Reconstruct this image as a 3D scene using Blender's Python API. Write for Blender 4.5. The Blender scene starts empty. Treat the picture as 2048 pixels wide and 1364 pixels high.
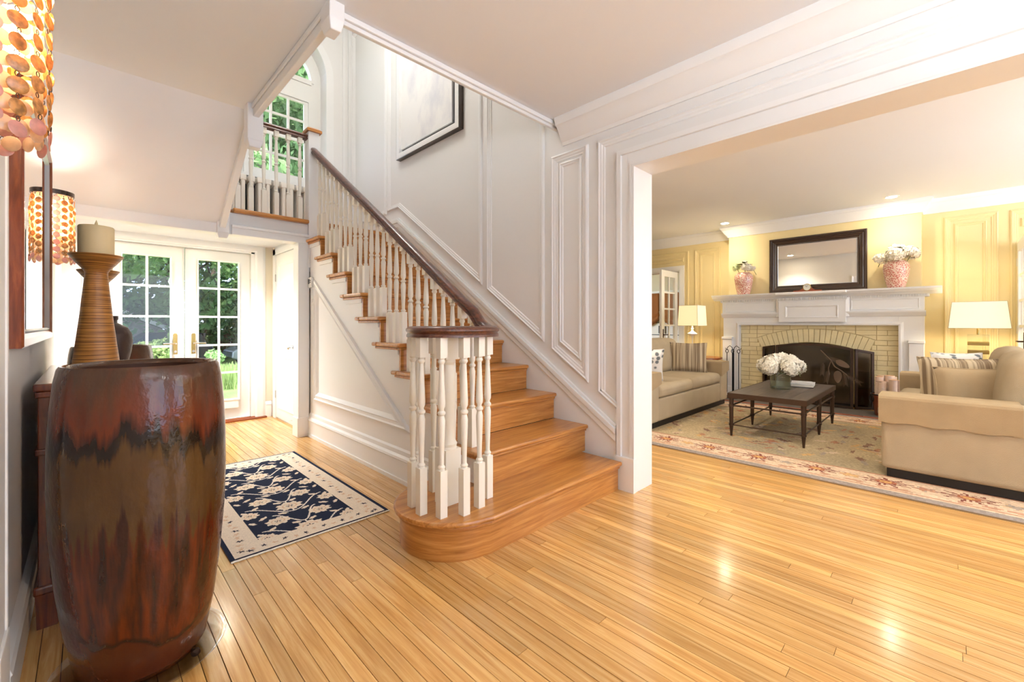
import bpy, math, random
import numpy as np
from mathutils import Vector, Matrix
random.seed(7)
PI = math.pi
SC = bpy.context.scene
COL = SC.collection

# ------------------------------------------------------------------ camera
CAMH = 1.17
cam = bpy.data.cameras.new('camera')
cam.sensor_width = 36.0
cam.sensor_fit = 'HORIZONTAL'
cam.lens = 860 / 2048 * 36
cam.shift_y = -34 / 2048
cam.clip_start = 0.02
cam.clip_end = 300
camo = bpy.data.objects.new('camera', cam)
COL.objects.link(camo)
camo.location = (0, 0, CAMH)
camo.rotation_euler = (PI / 2, 0, -math.atan(849 / 860))
SC.camera = camo

# ------------------------------------------------------------------ colour management, world, sun
SC.view_settings.view_transform = 'Standard'
SC.view_settings.look = 'None'
SC.view_settings.exposure = 1.22
SC.view_settings.gamma = 1.0
SC.view_settings.use_curve_mapping = False
SC.cycles.max_bounces = 6
SC.cycles.diffuse_bounces = 4
SC.cycles.glossy_bounces = 3
SC.cycles.transmission_bounces = 4
SC.cycles.transparent_max_bounces = 10
SC.cycles.use_adaptive_sampling = True
SC.cycles.adaptive_threshold = 0.05
SC.cycles.sample_clamp_indirect = 6.0
SC.cycles.caustics_reflective = False
SC.cycles.caustics_refractive = False

world = bpy.data.worlds.new('sky')
SC.world = world
world.use_nodes = True
wn = world.node_tree
wn.nodes.clear()
wo = wn.nodes.new('ShaderNodeOutputWorld')
wb = wn.nodes.new('ShaderNodeBackground')
wc = wn.nodes.new('ShaderNodeTexCoord')
wnoise = wn.nodes.new('ShaderNodeTexNoise')
wnoise.inputs['Scale'].default_value = 2.2
wnoise.inputs['Detail'].default_value = 5
wramp = wn.nodes.new('ShaderNodeValToRGB')
wramp.color_ramp.elements[0].position = 0.42
wramp.color_ramp.elements[0].color = (0.42, 0.62, 1.0, 1)
wramp.color_ramp.elements[1].position = 0.62
wramp.color_ramp.elements[1].color = (1.0, 1.0, 1.0, 1)
wn.links.new(wc.outputs['Generated'], wnoise.inputs['Vector'])
wn.links.new(wnoise.outputs['Fac'], wramp.inputs['Fac'])
wn.links.new(wramp.outputs['Color'], wb.inputs['Color'])
wb.inputs['Strength'].default_value = 2.1
wn.links.new(wb.outputs[0], wo.inputs['Surface'])

sun = bpy.data.lights.new('sun', 'SUN')
sun.energy = 5.5
sun.angle = 0.01
sun.color = (1.0, 0.95, 0.86)
suno = bpy.data.objects.new('sun', sun)
COL.objects.link(suno)
suno.rotation_euler = Vector((0.35, 0.5, -0.8)).to_track_quat('-Z', 'Y').to_euler()


# ------------------------------------------------------------------ materials
def srgb(r, g, b):
    def f(v):
        v /= 255
        return v / 12.92 if v <= 0.04045 else ((v + 0.055) / 1.055) ** 2.4
    return (f(r), f(g), f(b), 1)


MATS = {}


def new_mat(name):
    m = bpy.data.materials.new(name)
    m.use_nodes = True
    MATS[name] = m
    nt = m.node_tree
    return m, nt, nt.nodes['Principled BSDF'], nt.nodes['Material Output']


def plain(name, col, rough=0.5, metal=0.0, spec=0.5, bump=0.0, bscale=40, var=0.0, vscale=6, coat=0.0, emit=None, estr=0):
    m, nt, b, o = new_mat(name)
    b.inputs['Base Color'].default_value = col
    b.inputs['Roughness'].default_value = rough
    b.inputs['Metallic'].default_value = metal
    b.inputs['Specular IOR Level'].default_value = spec
    b.inputs['Coat Weight'].default_value = coat
    b.inputs['Coat Roughness'].default_value = 0.1
    if emit:
        b.inputs['Emission Color'].default_value = emit
        b.inputs['Emission Strength'].default_value = estr
    if bump or var:
        g = nt.nodes.new('ShaderNodeNewGeometry')
        n = nt.nodes.new('ShaderNodeTexNoise')
        n.inputs['Scale'].default_value = bscale
        n.inputs['Detail'].default_value = 4
        nt.links.new(g.outputs['Position'], n.inputs['Vector'])
        if bump:
            bp = nt.nodes.new('ShaderNodeBump')
            bp.inputs['Strength'].default_value = bump
            bp.inputs['Distance'].default_value = 0.01
            nt.links.new(n.outputs['Fac'], bp.inputs['Height'])
            nt.links.new(bp.outputs['Normal'], b.inputs['Normal'])
        if var:
            n2 = nt.nodes.new('ShaderNodeTexNoise')
            n2.inputs['Scale'].default_value = vscale
            n2.inputs['Detail'].default_value = 5
            nt.links.new(g.outputs['Position'], n2.inputs['Vector'])
            mr = nt.nodes.new('ShaderNodeMapRange')
            mr.inputs['From Min'].default_value = 0.3
            mr.inputs['From Max'].default_value = 0.7
            mr.inputs['To Min'].default_value = 1 - var
            mr.inputs['To Max'].default_value = 1 + var
            nt.links.new(n2.outputs['Fac'], mr.inputs['Value'])
            hs = nt.nodes.new('ShaderNodeHueSaturation')
            hs.inputs['Color'].default_value = col
            nt.links.new(mr.outputs[0], hs.inputs['Value'])
            nt.links.new(hs.outputs['Color'], b.inputs['Base Color'])
    return m


def wood(name, axis, cols, rough=0.25, scale=3.0, stretch=14, objvar=0.12, bump=0.05, coat=0.0, spec=0.5, axis2=None):
    """long grain along axis; colour varies per piece"""
    m, nt, b, o = new_mat(name)
    N = nt.nodes.new
    g = N('ShaderNodeNewGeometry')
    oi = N('ShaderNodeObjectInfo')
    off = N('ShaderNodeVectorMath')
    off.operation = 'SCALE'
    off.inputs[0].default_value = (17, 23, 31)
    nt.links.new(oi.outputs['Random'], off.inputs['Scale'])
    add = N('ShaderNodeVectorMath')
    nt.links.new(g.outputs['Position'], add.inputs[0])
    nt.links.new(off.outputs[0], add.inputs[1])
    mp = N('ShaderNodeMapping')
    s = [scale * stretch] * 3
    s[axis] = scale
    if axis2 is not None:
        s[axis2] = scale
    mp.inputs['Scale'].default_value = s
    nt.links.new(add.outputs[0], mp.inputs['Vector'])
    n = N('ShaderNodeTexNoise')
    n.inputs['Scale'].default_value = 1.0
    n.inputs['Detail'].default_value = 6
    n.inputs['Roughness'].default_value = 0.62
    n.inputs['Distortion'].default_value = 0.8
    nt.links.new(mp.outputs[0], n.inputs['Vector'])
    r = N('ShaderNodeValToRGB')
    els = r.color_ramp.elements
    els[0].position = 0.28
    els[0].color = cols[0]
    els[1].position = 0.72
    els[1].color = cols[-1]
    if len(cols) > 2:
        e = els.new(0.5)
        e.color = cols[1]
    nt.links.new(n.outputs['Fac'], r.inputs['Fac'])
    mr = N('ShaderNodeMapRange')
    mr.inputs['To Min'].default_value = 1 - objvar
    mr.inputs['To Max'].default_value = 1 + objvar
    nt.links.new(oi.outputs['Random'], mr.inputs['Value'])
    hs = N('ShaderNodeHueSaturation')
    nt.links.new(r.outputs['Color'], hs.inputs['Color'])
    nt.links.new(mr.outputs[0], hs.inputs['Value'])
    nt.links.new(hs.outputs['Color'], b.inputs['Base Color'])
    b.inputs['Roughness'].default_value = rough
    b.inputs['Specular IOR Level'].default_value = spec
    b.inputs['Coat Weight'].default_value = coat
    b.inputs['Coat Roughness'].default_value = 0.12
    if bump:
        bp = N('ShaderNodeBump')
        bp.inputs['Strength'].default_value = bump
        bp.inputs['Distance'].default_value = 0.004
        nt.links.new(n.outputs['Fac'], bp.inputs['Height'])
        nt.links.new(bp.outputs['Normal'], b.inputs['Normal'])
    return m


plain('wall_white', srgb(236, 235, 233), 0.6)
plain('trim_white', srgb(240, 240, 239), 0.38)
plain('ceiling_white', srgb(236, 237, 239), 0.8)
plain('door_white', srgb(240, 240, 236), 0.35)
plain('baluster_white', srgb(240, 234, 220), 0.38)
plain('wall_beige', srgb(226, 217, 196), 0.6)
plain('wall_yellow', srgb(236, 218, 166), 0.55)
plain('brick_yellow', srgb(242, 226, 178), 0.6, bump=0.25, bscale=90, var=0.05, vscale=9)
plain('mortar', srgb(206, 184, 134), 0.9)
plain('gap_dark', srgb(60, 36, 16), 0.9)
wood('floor_oak', 1, [srgb(182, 128, 66), srgb(208, 158, 92), srgb(226, 184, 122)], rough=0.2, scale=2.0, stretch=24, objvar=0.2, bump=0.03, coat=0.35)
wood('stair_oak', 0, [srgb(150, 90, 36), srgb(186, 124, 60), srgb(210, 152, 84)], rough=0.3, scale=2.6, stretch=18, objvar=0.06, bump=0.05, coat=0.2)
wood('riser_oak', 0, [srgb(150, 90, 36), srgb(186, 124, 60), srgb(210, 152, 84)], rough=0.3, scale=2.6, stretch=18, objvar=0.0, bump=0.05, coat=0.2, axis2=1)
wood('rail_mahogany', 1, [srgb(52, 25, 16), srgb(88, 46, 30), srgb(122, 70, 46)], rough=0.3, scale=4, stretch=14, objvar=0.02, bump=0.02, coat=0.25)
wood('chest_mahogany', 2, [srgb(66, 22, 12), srgb(108, 42, 20), srgb(142, 64, 30)], rough=0.18, scale=3, stretch=10, objvar=0.03, bump=0.0, coat=0.6)
wood('mirror_cherry', 2, [srgb(96, 40, 18), srgb(134, 62, 28), srgb(168, 88, 42)], rough=0.2, scale=4, stretch=10, objvar=0.0, bump=0.0, coat=0.6)
wood('table_walnut', 0, [srgb(52, 44, 40), srgb(76, 64, 56), srgb(104, 88, 76)], rough=0.35, scale=3, stretch=12, objvar=0.1, bump=0.05)
wood('end_table_wood', 0, [srgb(120, 56, 24), srgb(160, 86, 44)], rough=0.25, scale=3, stretch=10, objvar=0.0)
plain('bronze', srgb(74, 56, 44), 0.42, 0.6)
plain('black_iron', srgb(30, 28, 27), 0.5, 0.5)
plain('frame_espresso', srgb(54, 36, 26), 0.25, coat=0.4)
plain('brass', srgb(176, 152, 92), 0.25, 0.9)
plain('chrome', srgb(200, 200, 200), 0.15, 1.0)
plain('hinge_nickel', srgb(222, 220, 210), 0.3, 0.5)
plain('silver_leaf', srgb(196, 198, 204), 0.3, 0.7)
plain('wax', srgb(222, 202, 156), 0.55)
plain('plastic_white', srgb(236, 236, 232), 0.4)
plain('plastic_dark', srgb(60, 62, 66), 0.4)
plain('sofa_tan', srgb(180, 163, 136), 0.95, spec=0.15, bump=0.35, bscale=260, var=0.05, vscale=5)
plain('cushion_tan', srgb(172, 150, 118), 0.95, spec=0.15, bump=0.35, bscale=260, var=0.06, vscale=6)
plain('hydrangea', srgb(244, 238, 222), 0.8, spec=0.2, var=0.12, vscale=60)
plain('hydrangea_green', srgb(206, 216, 168), 0.8, spec=0.2)
plain('leaf_dark', srgb(84, 96, 40), 0.6)
plain('stem_green', srgb(96, 104, 60), 0.6)
plain('copper', srgb(196, 120, 92), 0.3, 0.85, var=0.2, vscale=10, bump=0.2, bscale=30)
plain('hearth_slate', srgb(92, 84, 76), 0.7, var=0.15, vscale=8)
plain('hearth_brick', srgb(150, 84, 58), 0.8, var=0.2, vscale=14)
plain('soot', srgb(30, 22, 18), 0.95)
plain('screen_bronze', srgb(70, 54, 44), 0.4, 0.6)
plain('branch_bronze', srgb(112, 92, 76), 0.45, 0.5)
plain('pot_inside', srgb(70, 40, 24), 0.5)
plain('black_plinth', srgb(22, 18, 16), 0.5)
plain('shade_ribbon', srgb(190, 176, 150), 0.6)
plain('crystal_white', srgb(236, 234, 226), 0.1, spec=0.8)
plain('vase_dark', srgb(58, 38, 32), 0.45, var=0.15, vscale=30, bump=0.2, bscale=60)
plain('book_cover', srgb(206, 206, 210), 0.35, var=0.3, vscale=22)
plain('book_page', srgb(236, 232, 222), 0.7)
plain('book_dark', srgb(70, 66, 66), 0.4)
plain('clock_face', srgb(238, 236, 226), 0.3)
plain('clock_wood', srgb(140, 64, 30), 0.3)
plain('radiator_white', srgb(244, 240, 230), 0.4)
plain('radiator_gap_shade', srgb(40, 36, 34), 0.9)
plain('shade_orange', srgb(152, 94, 44), 0.8)
plain('stone_grey', srgb(150, 146, 138), 0.9, var=0.25, vscale=3)
plain('roof_grey', srgb(110, 108, 104), 0.9)
plain('fence_brown', srgb(112, 92, 78), 0.9)
plain('car_silver', srgb(150, 156, 166), 0.25, 0.6)
plain('car_dark', srgb(44, 48, 58), 0.25, 0.4)
plain('car_glass', srgb(38, 46, 52), 0.1)
plain('tyre', srgb(26, 26, 26), 0.8)
plain('lawn', srgb(104, 128, 70), 0.95, var=0.25, vscale=1.2)
plain('bark', srgb(86, 74, 66), 0.9, bump=0.4, bscale=12)
plain('mulch', srgb(150, 128, 100), 0.95, var=0.2, vscale=5)


def leaf_mat(name, c):
    m, nt, b, o = new_mat(name)
    N = nt.nodes.new
    g = N('ShaderNodeNewGeometry')
    n = N('ShaderNodeTexNoise')
    n.inputs['Scale'].default_value = 0.9
    n.inputs['Detail'].default_value = 4
    nt.links.new(g.outputs['Position'], n.inputs['Vector'])
    mr = N('ShaderNodeMapRange')
    mr.inputs['From Min'].default_value = 0.3
    mr.inputs['From Max'].default_value = 0.7
    mr.inputs['To Min'].default_value = 0.55
    mr.inputs['To Max'].default_value = 1.45
    nt.links.new(n.outputs['Fac'], mr.inputs['Value'])
    hs = N('ShaderNodeHueSaturation')
    hs.inputs['Color'].default_value = c
    nt.links.new(mr.outputs[0], hs.inputs['Value'])
    d = N('ShaderNodeBsdfDiffuse')
    t = N('ShaderNodeBsdfTranslucent')
    nt.links.new(hs.outputs['Color'], d.inputs['Color'])
    nt.links.new(hs.outputs['Color'], t.inputs['Color'])
    mx = N('ShaderNodeMixShader')
    mx.inputs['Fac'].default_value = 0.4
    nt.links.new(d.outputs[0], mx.inputs[1])
    nt.links.new(t.outputs[0], mx.inputs[2])
    nt.links.new(mx.outputs[0], o.inputs['Surface'])


leaf_mat('leaves_a', srgb(112, 144, 98))
leaf_mat('leaves_b', srgb(134, 164, 112))
leaf_mat('leaves_c', srgb(152, 174, 114))
leaf_mat('leaves_dark', srgb(92, 122, 90))


def glass_mat(name, tint=(1, 1, 1, 1), refl=0.06, rough=0.0):
    m, nt, b, o = new_mat(name)
    N = nt.nodes.new
    t = N('ShaderNodeBsdfTransparent')
    t.inputs['Color'].default_value = tint
    g = N('ShaderNodeBsdfGlossy')
    g.inputs['Roughness'].default_value = rough
    lw = N('ShaderNodeLayerWeight')
    lw.inputs['Blend'].default_value = 0.5
    pw_ = N('ShaderNodeMath')
    pw_.operation = 'POWER'
    pw_.inputs[1].default_value = 5.0
    nt.links.new(lw.outputs['Facing'], pw_.inputs[0])
    ma_ = N('ShaderNodeMath')
    ma_.operation = 'MULTIPLY_ADD'
    ma_.inputs[1].default_value = 0.7
    ma_.inputs[2].default_value = refl
    nt.links.new(pw_.outputs[0], ma_.inputs[0])
    mx = N('ShaderNodeMixShader')
    nt.links.new(ma_.outputs[0], mx.inputs['Fac'])
    nt.links.new(t.outputs[0], mx.inputs[1])
    nt.links.new(g.outputs[0], mx.inputs[2])
    nt.links.new(mx.outputs[0], o.inputs['Surface'])


glass_mat('pane_glass', refl=0.025)
glass_mat('vase_glass', (0.93, 0.96, 0.93, 1), rough=0.02)
glass_mat('acrylic', (0.93, 0.92, 0.9, 1), refl=0.22, rough=0.08)
glass_mat('crystal', (0.93, 0.95, 0.9, 1), rough=0.02)
glass_mat('screen_mesh_glass', (0.35, 0.32, 0.3, 1), rough=0.1)

m, nt, b, o = new_mat('mirror_glass')
b.inputs['Base Color'].default_value = (0.88, 0.88, 0.87, 1)
b.inputs['Metallic'].default_value = 1
b.inputs['Roughness'].default_value = 0.0


def shade_mat(name, col, strength, ecol):
    m, nt, b, o = new_mat(name)
    b.inputs['Base Color'].default_value = col
    b.inputs['Roughness'].default_value = 0.8
    b.inputs['Emission Color'].default_value = ecol
    b.inputs['Emission Strength'].default_value = strength


shade_mat('lamp_shade', srgb(255, 244, 214), 0.26, srgb(255, 232, 166))
shade_mat('bulb', (1, 1, 1, 1), 30, srgb(255, 226, 170))
shade_mat('can_lens', (1, 1, 1, 1), 110, srgb(255, 238, 206))
shade_mat('globe', (1, 1, 1, 1), 3.0, srgb(255, 240, 214))


def shell_mat(name, c, mixf, var=0.4):
    m, nt, b, o = new_mat(name)
    N = nt.nodes.new
    oi = N('ShaderNodeObjectInfo')
    g = N('ShaderNodeNewGeometry')
    n = N('ShaderNodeTexNoise')
    n.inputs['Scale'].default_value = 70
    n.inputs['Detail'].default_value = 4
    nt.links.new(g.outputs['Position'], n.inputs['Vector'])
    mr = N('ShaderNodeMapRange')
    mr.inputs['From Min'].default_value = 0.35
    mr.inputs['From Max'].default_value = 0.65
    mr.inputs['To Min'].default_value = 1 - var
    mr.inputs['To Max'].default_value = 1 + var * 0.6
    nt.links.new(n.outputs['Fac'], mr.inputs['Value'])
    hs = N('ShaderNodeHueSaturation')
    hs.inputs['Color'].default_value = c
    nt.links.new(mr.outputs[0], hs.inputs['Value'])
    d = N('ShaderNodeBsdfDiffuse')
    t = N('ShaderNodeBsdfTranslucent')
    gl = N('ShaderNodeBsdfGlossy')
    gl.inputs['Roughness'].default_value = 0.25
    nt.links.new(hs.outputs['Color'], d.inputs['Color'])
    nt.links.new(hs.outputs['Color'], t.inputs['Color'])
    mx = N('ShaderNodeMixShader')
    mx.inputs['Fac'].default_value = mixf
    nt.links.new(d.outputs[0], mx.inputs[1])
    nt.links.new(t.outputs[0], mx.inputs[2])
    mx2 = N('ShaderNodeMixShader')
    mx2.inputs['Fac'].default_value = 0.08
    nt.links.new(mx.outputs[0], mx2.inputs[1])
    nt.links.new(gl.outputs[0], mx2.inputs[2])
    nt.links.new(mx2.outputs[0], o.inputs['Surface'])


shell_mat('shell_amber', srgb(218, 164, 96), 0.4)
shell_mat('shell_pale', srgb(250, 226, 196), 0.6, 0.1)
shell_mat('shell_pink', srgb(236, 188, 180), 0.55, 0.1)

# glazed pot: bands and drips by height, running along the glaze
m, nt, b, o = new_mat('pot_glaze')
N = nt.nodes.new
L = nt.links.new
tc = N('ShaderNodeTexCoord')
sp = N('ShaderNodeSeparateXYZ')
L(tc.outputs['Object'], sp.inputs[0])


def noise_at(scale_vec, sc, det=4, rough=0.55):
    mp = N('ShaderNodeMapping')
    mp.inputs['Scale'].default_value = scale_vec
    L(tc.outputs['Object'], mp.inputs['Vector'])
    n = N('ShaderNodeTexNoise')
    n.inputs['Scale'].default_value = sc
    n.inputs['Detail'].default_value = det
    n.inputs['Roughness'].default_value = rough
    L(mp.outputs[0], n.inputs['Vector'])
    return n.outputs['Fac']


def math_node(op, a, b_=None, c_=None):
    n = N('ShaderNodeMath')
    n.operation = op
    for i, v in enumerate((a, b_, c_)):
        if v is None:
            continue
        if isinstance(v, (int, float)):
            n.inputs[i].default_value = v
        else:
            L(v, n.inputs[i])
    return n.outputs[0]


def step(zsock, edge, width):
    mr = N('ShaderNodeMapRange')
    mr.inputs['From Min'].default_value = edge - width
    mr.inputs['From Max'].default_value = edge + width
    L(zsock, mr.inputs['Value'])
    return mr.outputs[0]


def mixc(f, a, b_):
    mx = N('ShaderNodeMix')
    mx.data_type = 'RGBA'
    L(f, mx.inputs['Factor'])
    for s, v in ((6, a), (7, b_)):
        if isinstance(v, tuple):
            mx.inputs[s].default_value = v
        else:
            L(v, mx.inputs[s])
    return mx.outputs[2]


drip = noise_at((1, 1, 0.05), 34, 3)
dripw = noise_at((1, 1, 0.1), 7, 2)
mott = noise_at((1, 1, 0.25), 30, 5)
wavy = noise_at((1, 1, 0.3), 3.2, 3)
zz = sp.outputs['Z']
zd = math_node('ADD', zz, math_node('MULTIPLY', math_node('SUBTRACT', drip, 0.5), 0.24))
zd = math_node('ADD', zd, math_node('MULTIPLY', math_node('SUBTRACT', dripw, 0.5), 0.22))
zd2 = math_node('ADD', zz, math_node('MULTIPLY', math_node('SUBTRACT', drip, 0.5), 0.5))
zw = math_node('ADD', zz, math_node('MULTIPLY', math_node('SUBTRACT', wavy, 0.5), 0.42))
olive = mixc(mott, srgb(58, 34, 14), srgb(92, 62, 30))
redb = mixc(mott, srgb(78, 30, 14), srgb(116, 50, 26))
dark = mixc(mott, srgb(30, 16, 10), srgb(62, 30, 16))
base = mixc(mott, srgb(70, 30, 14), srgb(90, 42, 22))
streak = mixc(step(drip, 0.5, 0.12), dark, mixc(mott, srgb(80, 30, 10), srgb(112, 46, 18)))
c1 = mixc(step(zw, 0.17, 0.004), base, dark)
c1 = mixc(step(zw, 0.185, 0.006), c1, streak)
c2 = mixc(step(zd2, 0.50, 0.02), c1, olive)
c3 = mixc(step(zd, 0.745, 0.02), c2, srgb(22, 12, 8))
c4 = mixc(step(zd, 0.82, 0.03), c3, redb)
c5 = mixc(step(zd, 0.93, 0.07), c4, mixc(mott, srgb(58, 36, 24), srgb(90, 60, 42)))
L(c5, b.inputs['Base Color'])
b.inputs['Roughness'].default_value = 0.1
b.inputs['Specular IOR Level'].default_value = 0.45
bp = N('ShaderNodeBump')
bp.inputs['Strength'].default_value = 0.28
bp.inputs['Distance'].default_value = 0.006
L(noise_at((1, 1, 0.7), 38, 3), bp.inputs['Height'])
L(bp.outputs['Normal'], b.inputs['Normal'])

# wound fibre candle holder
m, nt, b, o = new_mat('wound_fibre')
N = nt.nodes.new
L = nt.links.new
tc = N('ShaderNodeTexCoord')
nf = noise_at((3, 3, 220), 1.0, 3)
L(mixc(step(nf, 0.5, 0.14), srgb(104, 60, 20), srgb(200, 138, 64)), b.inputs['Base Color'])
b.inputs['Roughness'].default_value = 0.38
bp = N('ShaderNodeBump')
bp.inputs['Strength'].default_value = 0.5
bp.inputs['Distance'].default_value = 0.004
L(nf, bp.inputs['Height'])
L(bp.outputs['Normal'], b.inputs['Normal'])

# striped cushion fabric (stripes along local z)
m, nt, b, o = new_mat('stripe_fabric')
N = nt.nodes.new
L = nt.links.new
tc = N('ShaderNodeTexCoord')
nf = noise_at((16, 0.05, 0.3), 3.2, 2)
L(mixc(step(nf, 0.5, 0.09), srgb(128, 108, 84), srgb(196, 178, 148)), b.inputs['Base Color'])
b.inputs['Roughness'].default_value = 0.95

# white cushion with dark leaf sprigs
m, nt, b, o = new_mat('sprig_fabric')
N = nt.nodes.new
L = nt.links.new
tc = N('ShaderNodeTexCoord')
vo = N('ShaderNodeTexVoronoi')
vo.inputs['Scale'].default_value = 14
L(tc.outputs['Object'], vo.inputs['Vector'])
L(mixc(step(vo.outputs['Distance'], 0.34, 0.06), srgb(112, 116, 118), srgb(236, 232, 226)), b.inputs['Base Color'])
b.inputs['Roughness'].default_value = 0.9

# coral filigree mantel vase
m, nt, b, o = new_mat('filigree')
N = nt.nodes.new
L = nt.links.new
tc = N('ShaderNodeTexCoord')
vo = N('ShaderNodeTexVoronoi')
vo.feature = 'DISTANCE_TO_EDGE'
vo.inputs['Scale'].default_value = 46
L(tc.outputs['Object'], vo.inputs['Vector'])
L(mixc(step(vo.outputs['Distance'], 0.11, 0.06), srgb(250, 228, 208), srgb(206, 118, 104)), b.inputs['Base Color'])
b.inputs['Roughness'].default_value = 0.25
b.inputs['Coat Weight'].default_value = 0.4

# abstract canvas
m, nt, b, o = new_mat('abstract_canvas')
N = nt.nodes.new
L = nt.links.new
tc = N('ShaderNodeTexCoord')
nf = noise_at((1.2, 1.2, 0.7), 2.0, 6)
L(mixc(step(nf, 0.36, 0.16), srgb(186, 188, 206), srgb(240, 239, 238)), b.inputs['Base Color'])
b.inputs['Roughness'].default_value = 0.5

# birch bark
m, nt, b, o = new_mat('birch_bark')
N = nt.nodes.new
L = nt.links.new
tc = N('ShaderNodeTexCoord')
nf = noise_at((2, 2, 14), 2.2, 3)
L(mixc(step(nf, 0.36, 0.03), srgb(70, 46, 38), mixc(noise_at((1, 1, 1), 12, 3), srgb(214, 178, 158), srgb(240, 228, 214))), b.inputs['Base Color'])
b.inputs['Roughness'].default_value = 0.85
plain('log_end', srgb(196, 150, 112), 0.85, var=0.15, vscale=40)


def rug_mat(name):
    m, nt, b, o = new_mat(name)
    a = nt.nodes.new('ShaderNodeVertexColor')
    a.layer_name = 'pattern'
    nt.links.new(a.outputs['Color'], b.inputs['Base Color'])
    b.inputs['Roughness'].default_value = 0.95
    b.inputs['Specular IOR Level'].default_value = 0.1
    g = nt.nodes.new('ShaderNodeNewGeometry')
    n = nt.nodes.new('ShaderNodeTexNoise')
    n.inputs['Scale'].default_value = 220
    nt.links.new(g.outputs['Position'], n.inputs['Vector'])
    bp = nt.nodes.new('ShaderNodeBump')
    bp.inputs['Strength'].default_value = 0.4
    bp.inputs['Distance'].default_value = 0.004
    nt.links.new(n.outputs['Fac'], bp.inputs['Height'])
    nt.links.new(bp.outputs['Normal'], b.inputs['Normal'])


rug_mat('rug_pile')


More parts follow.
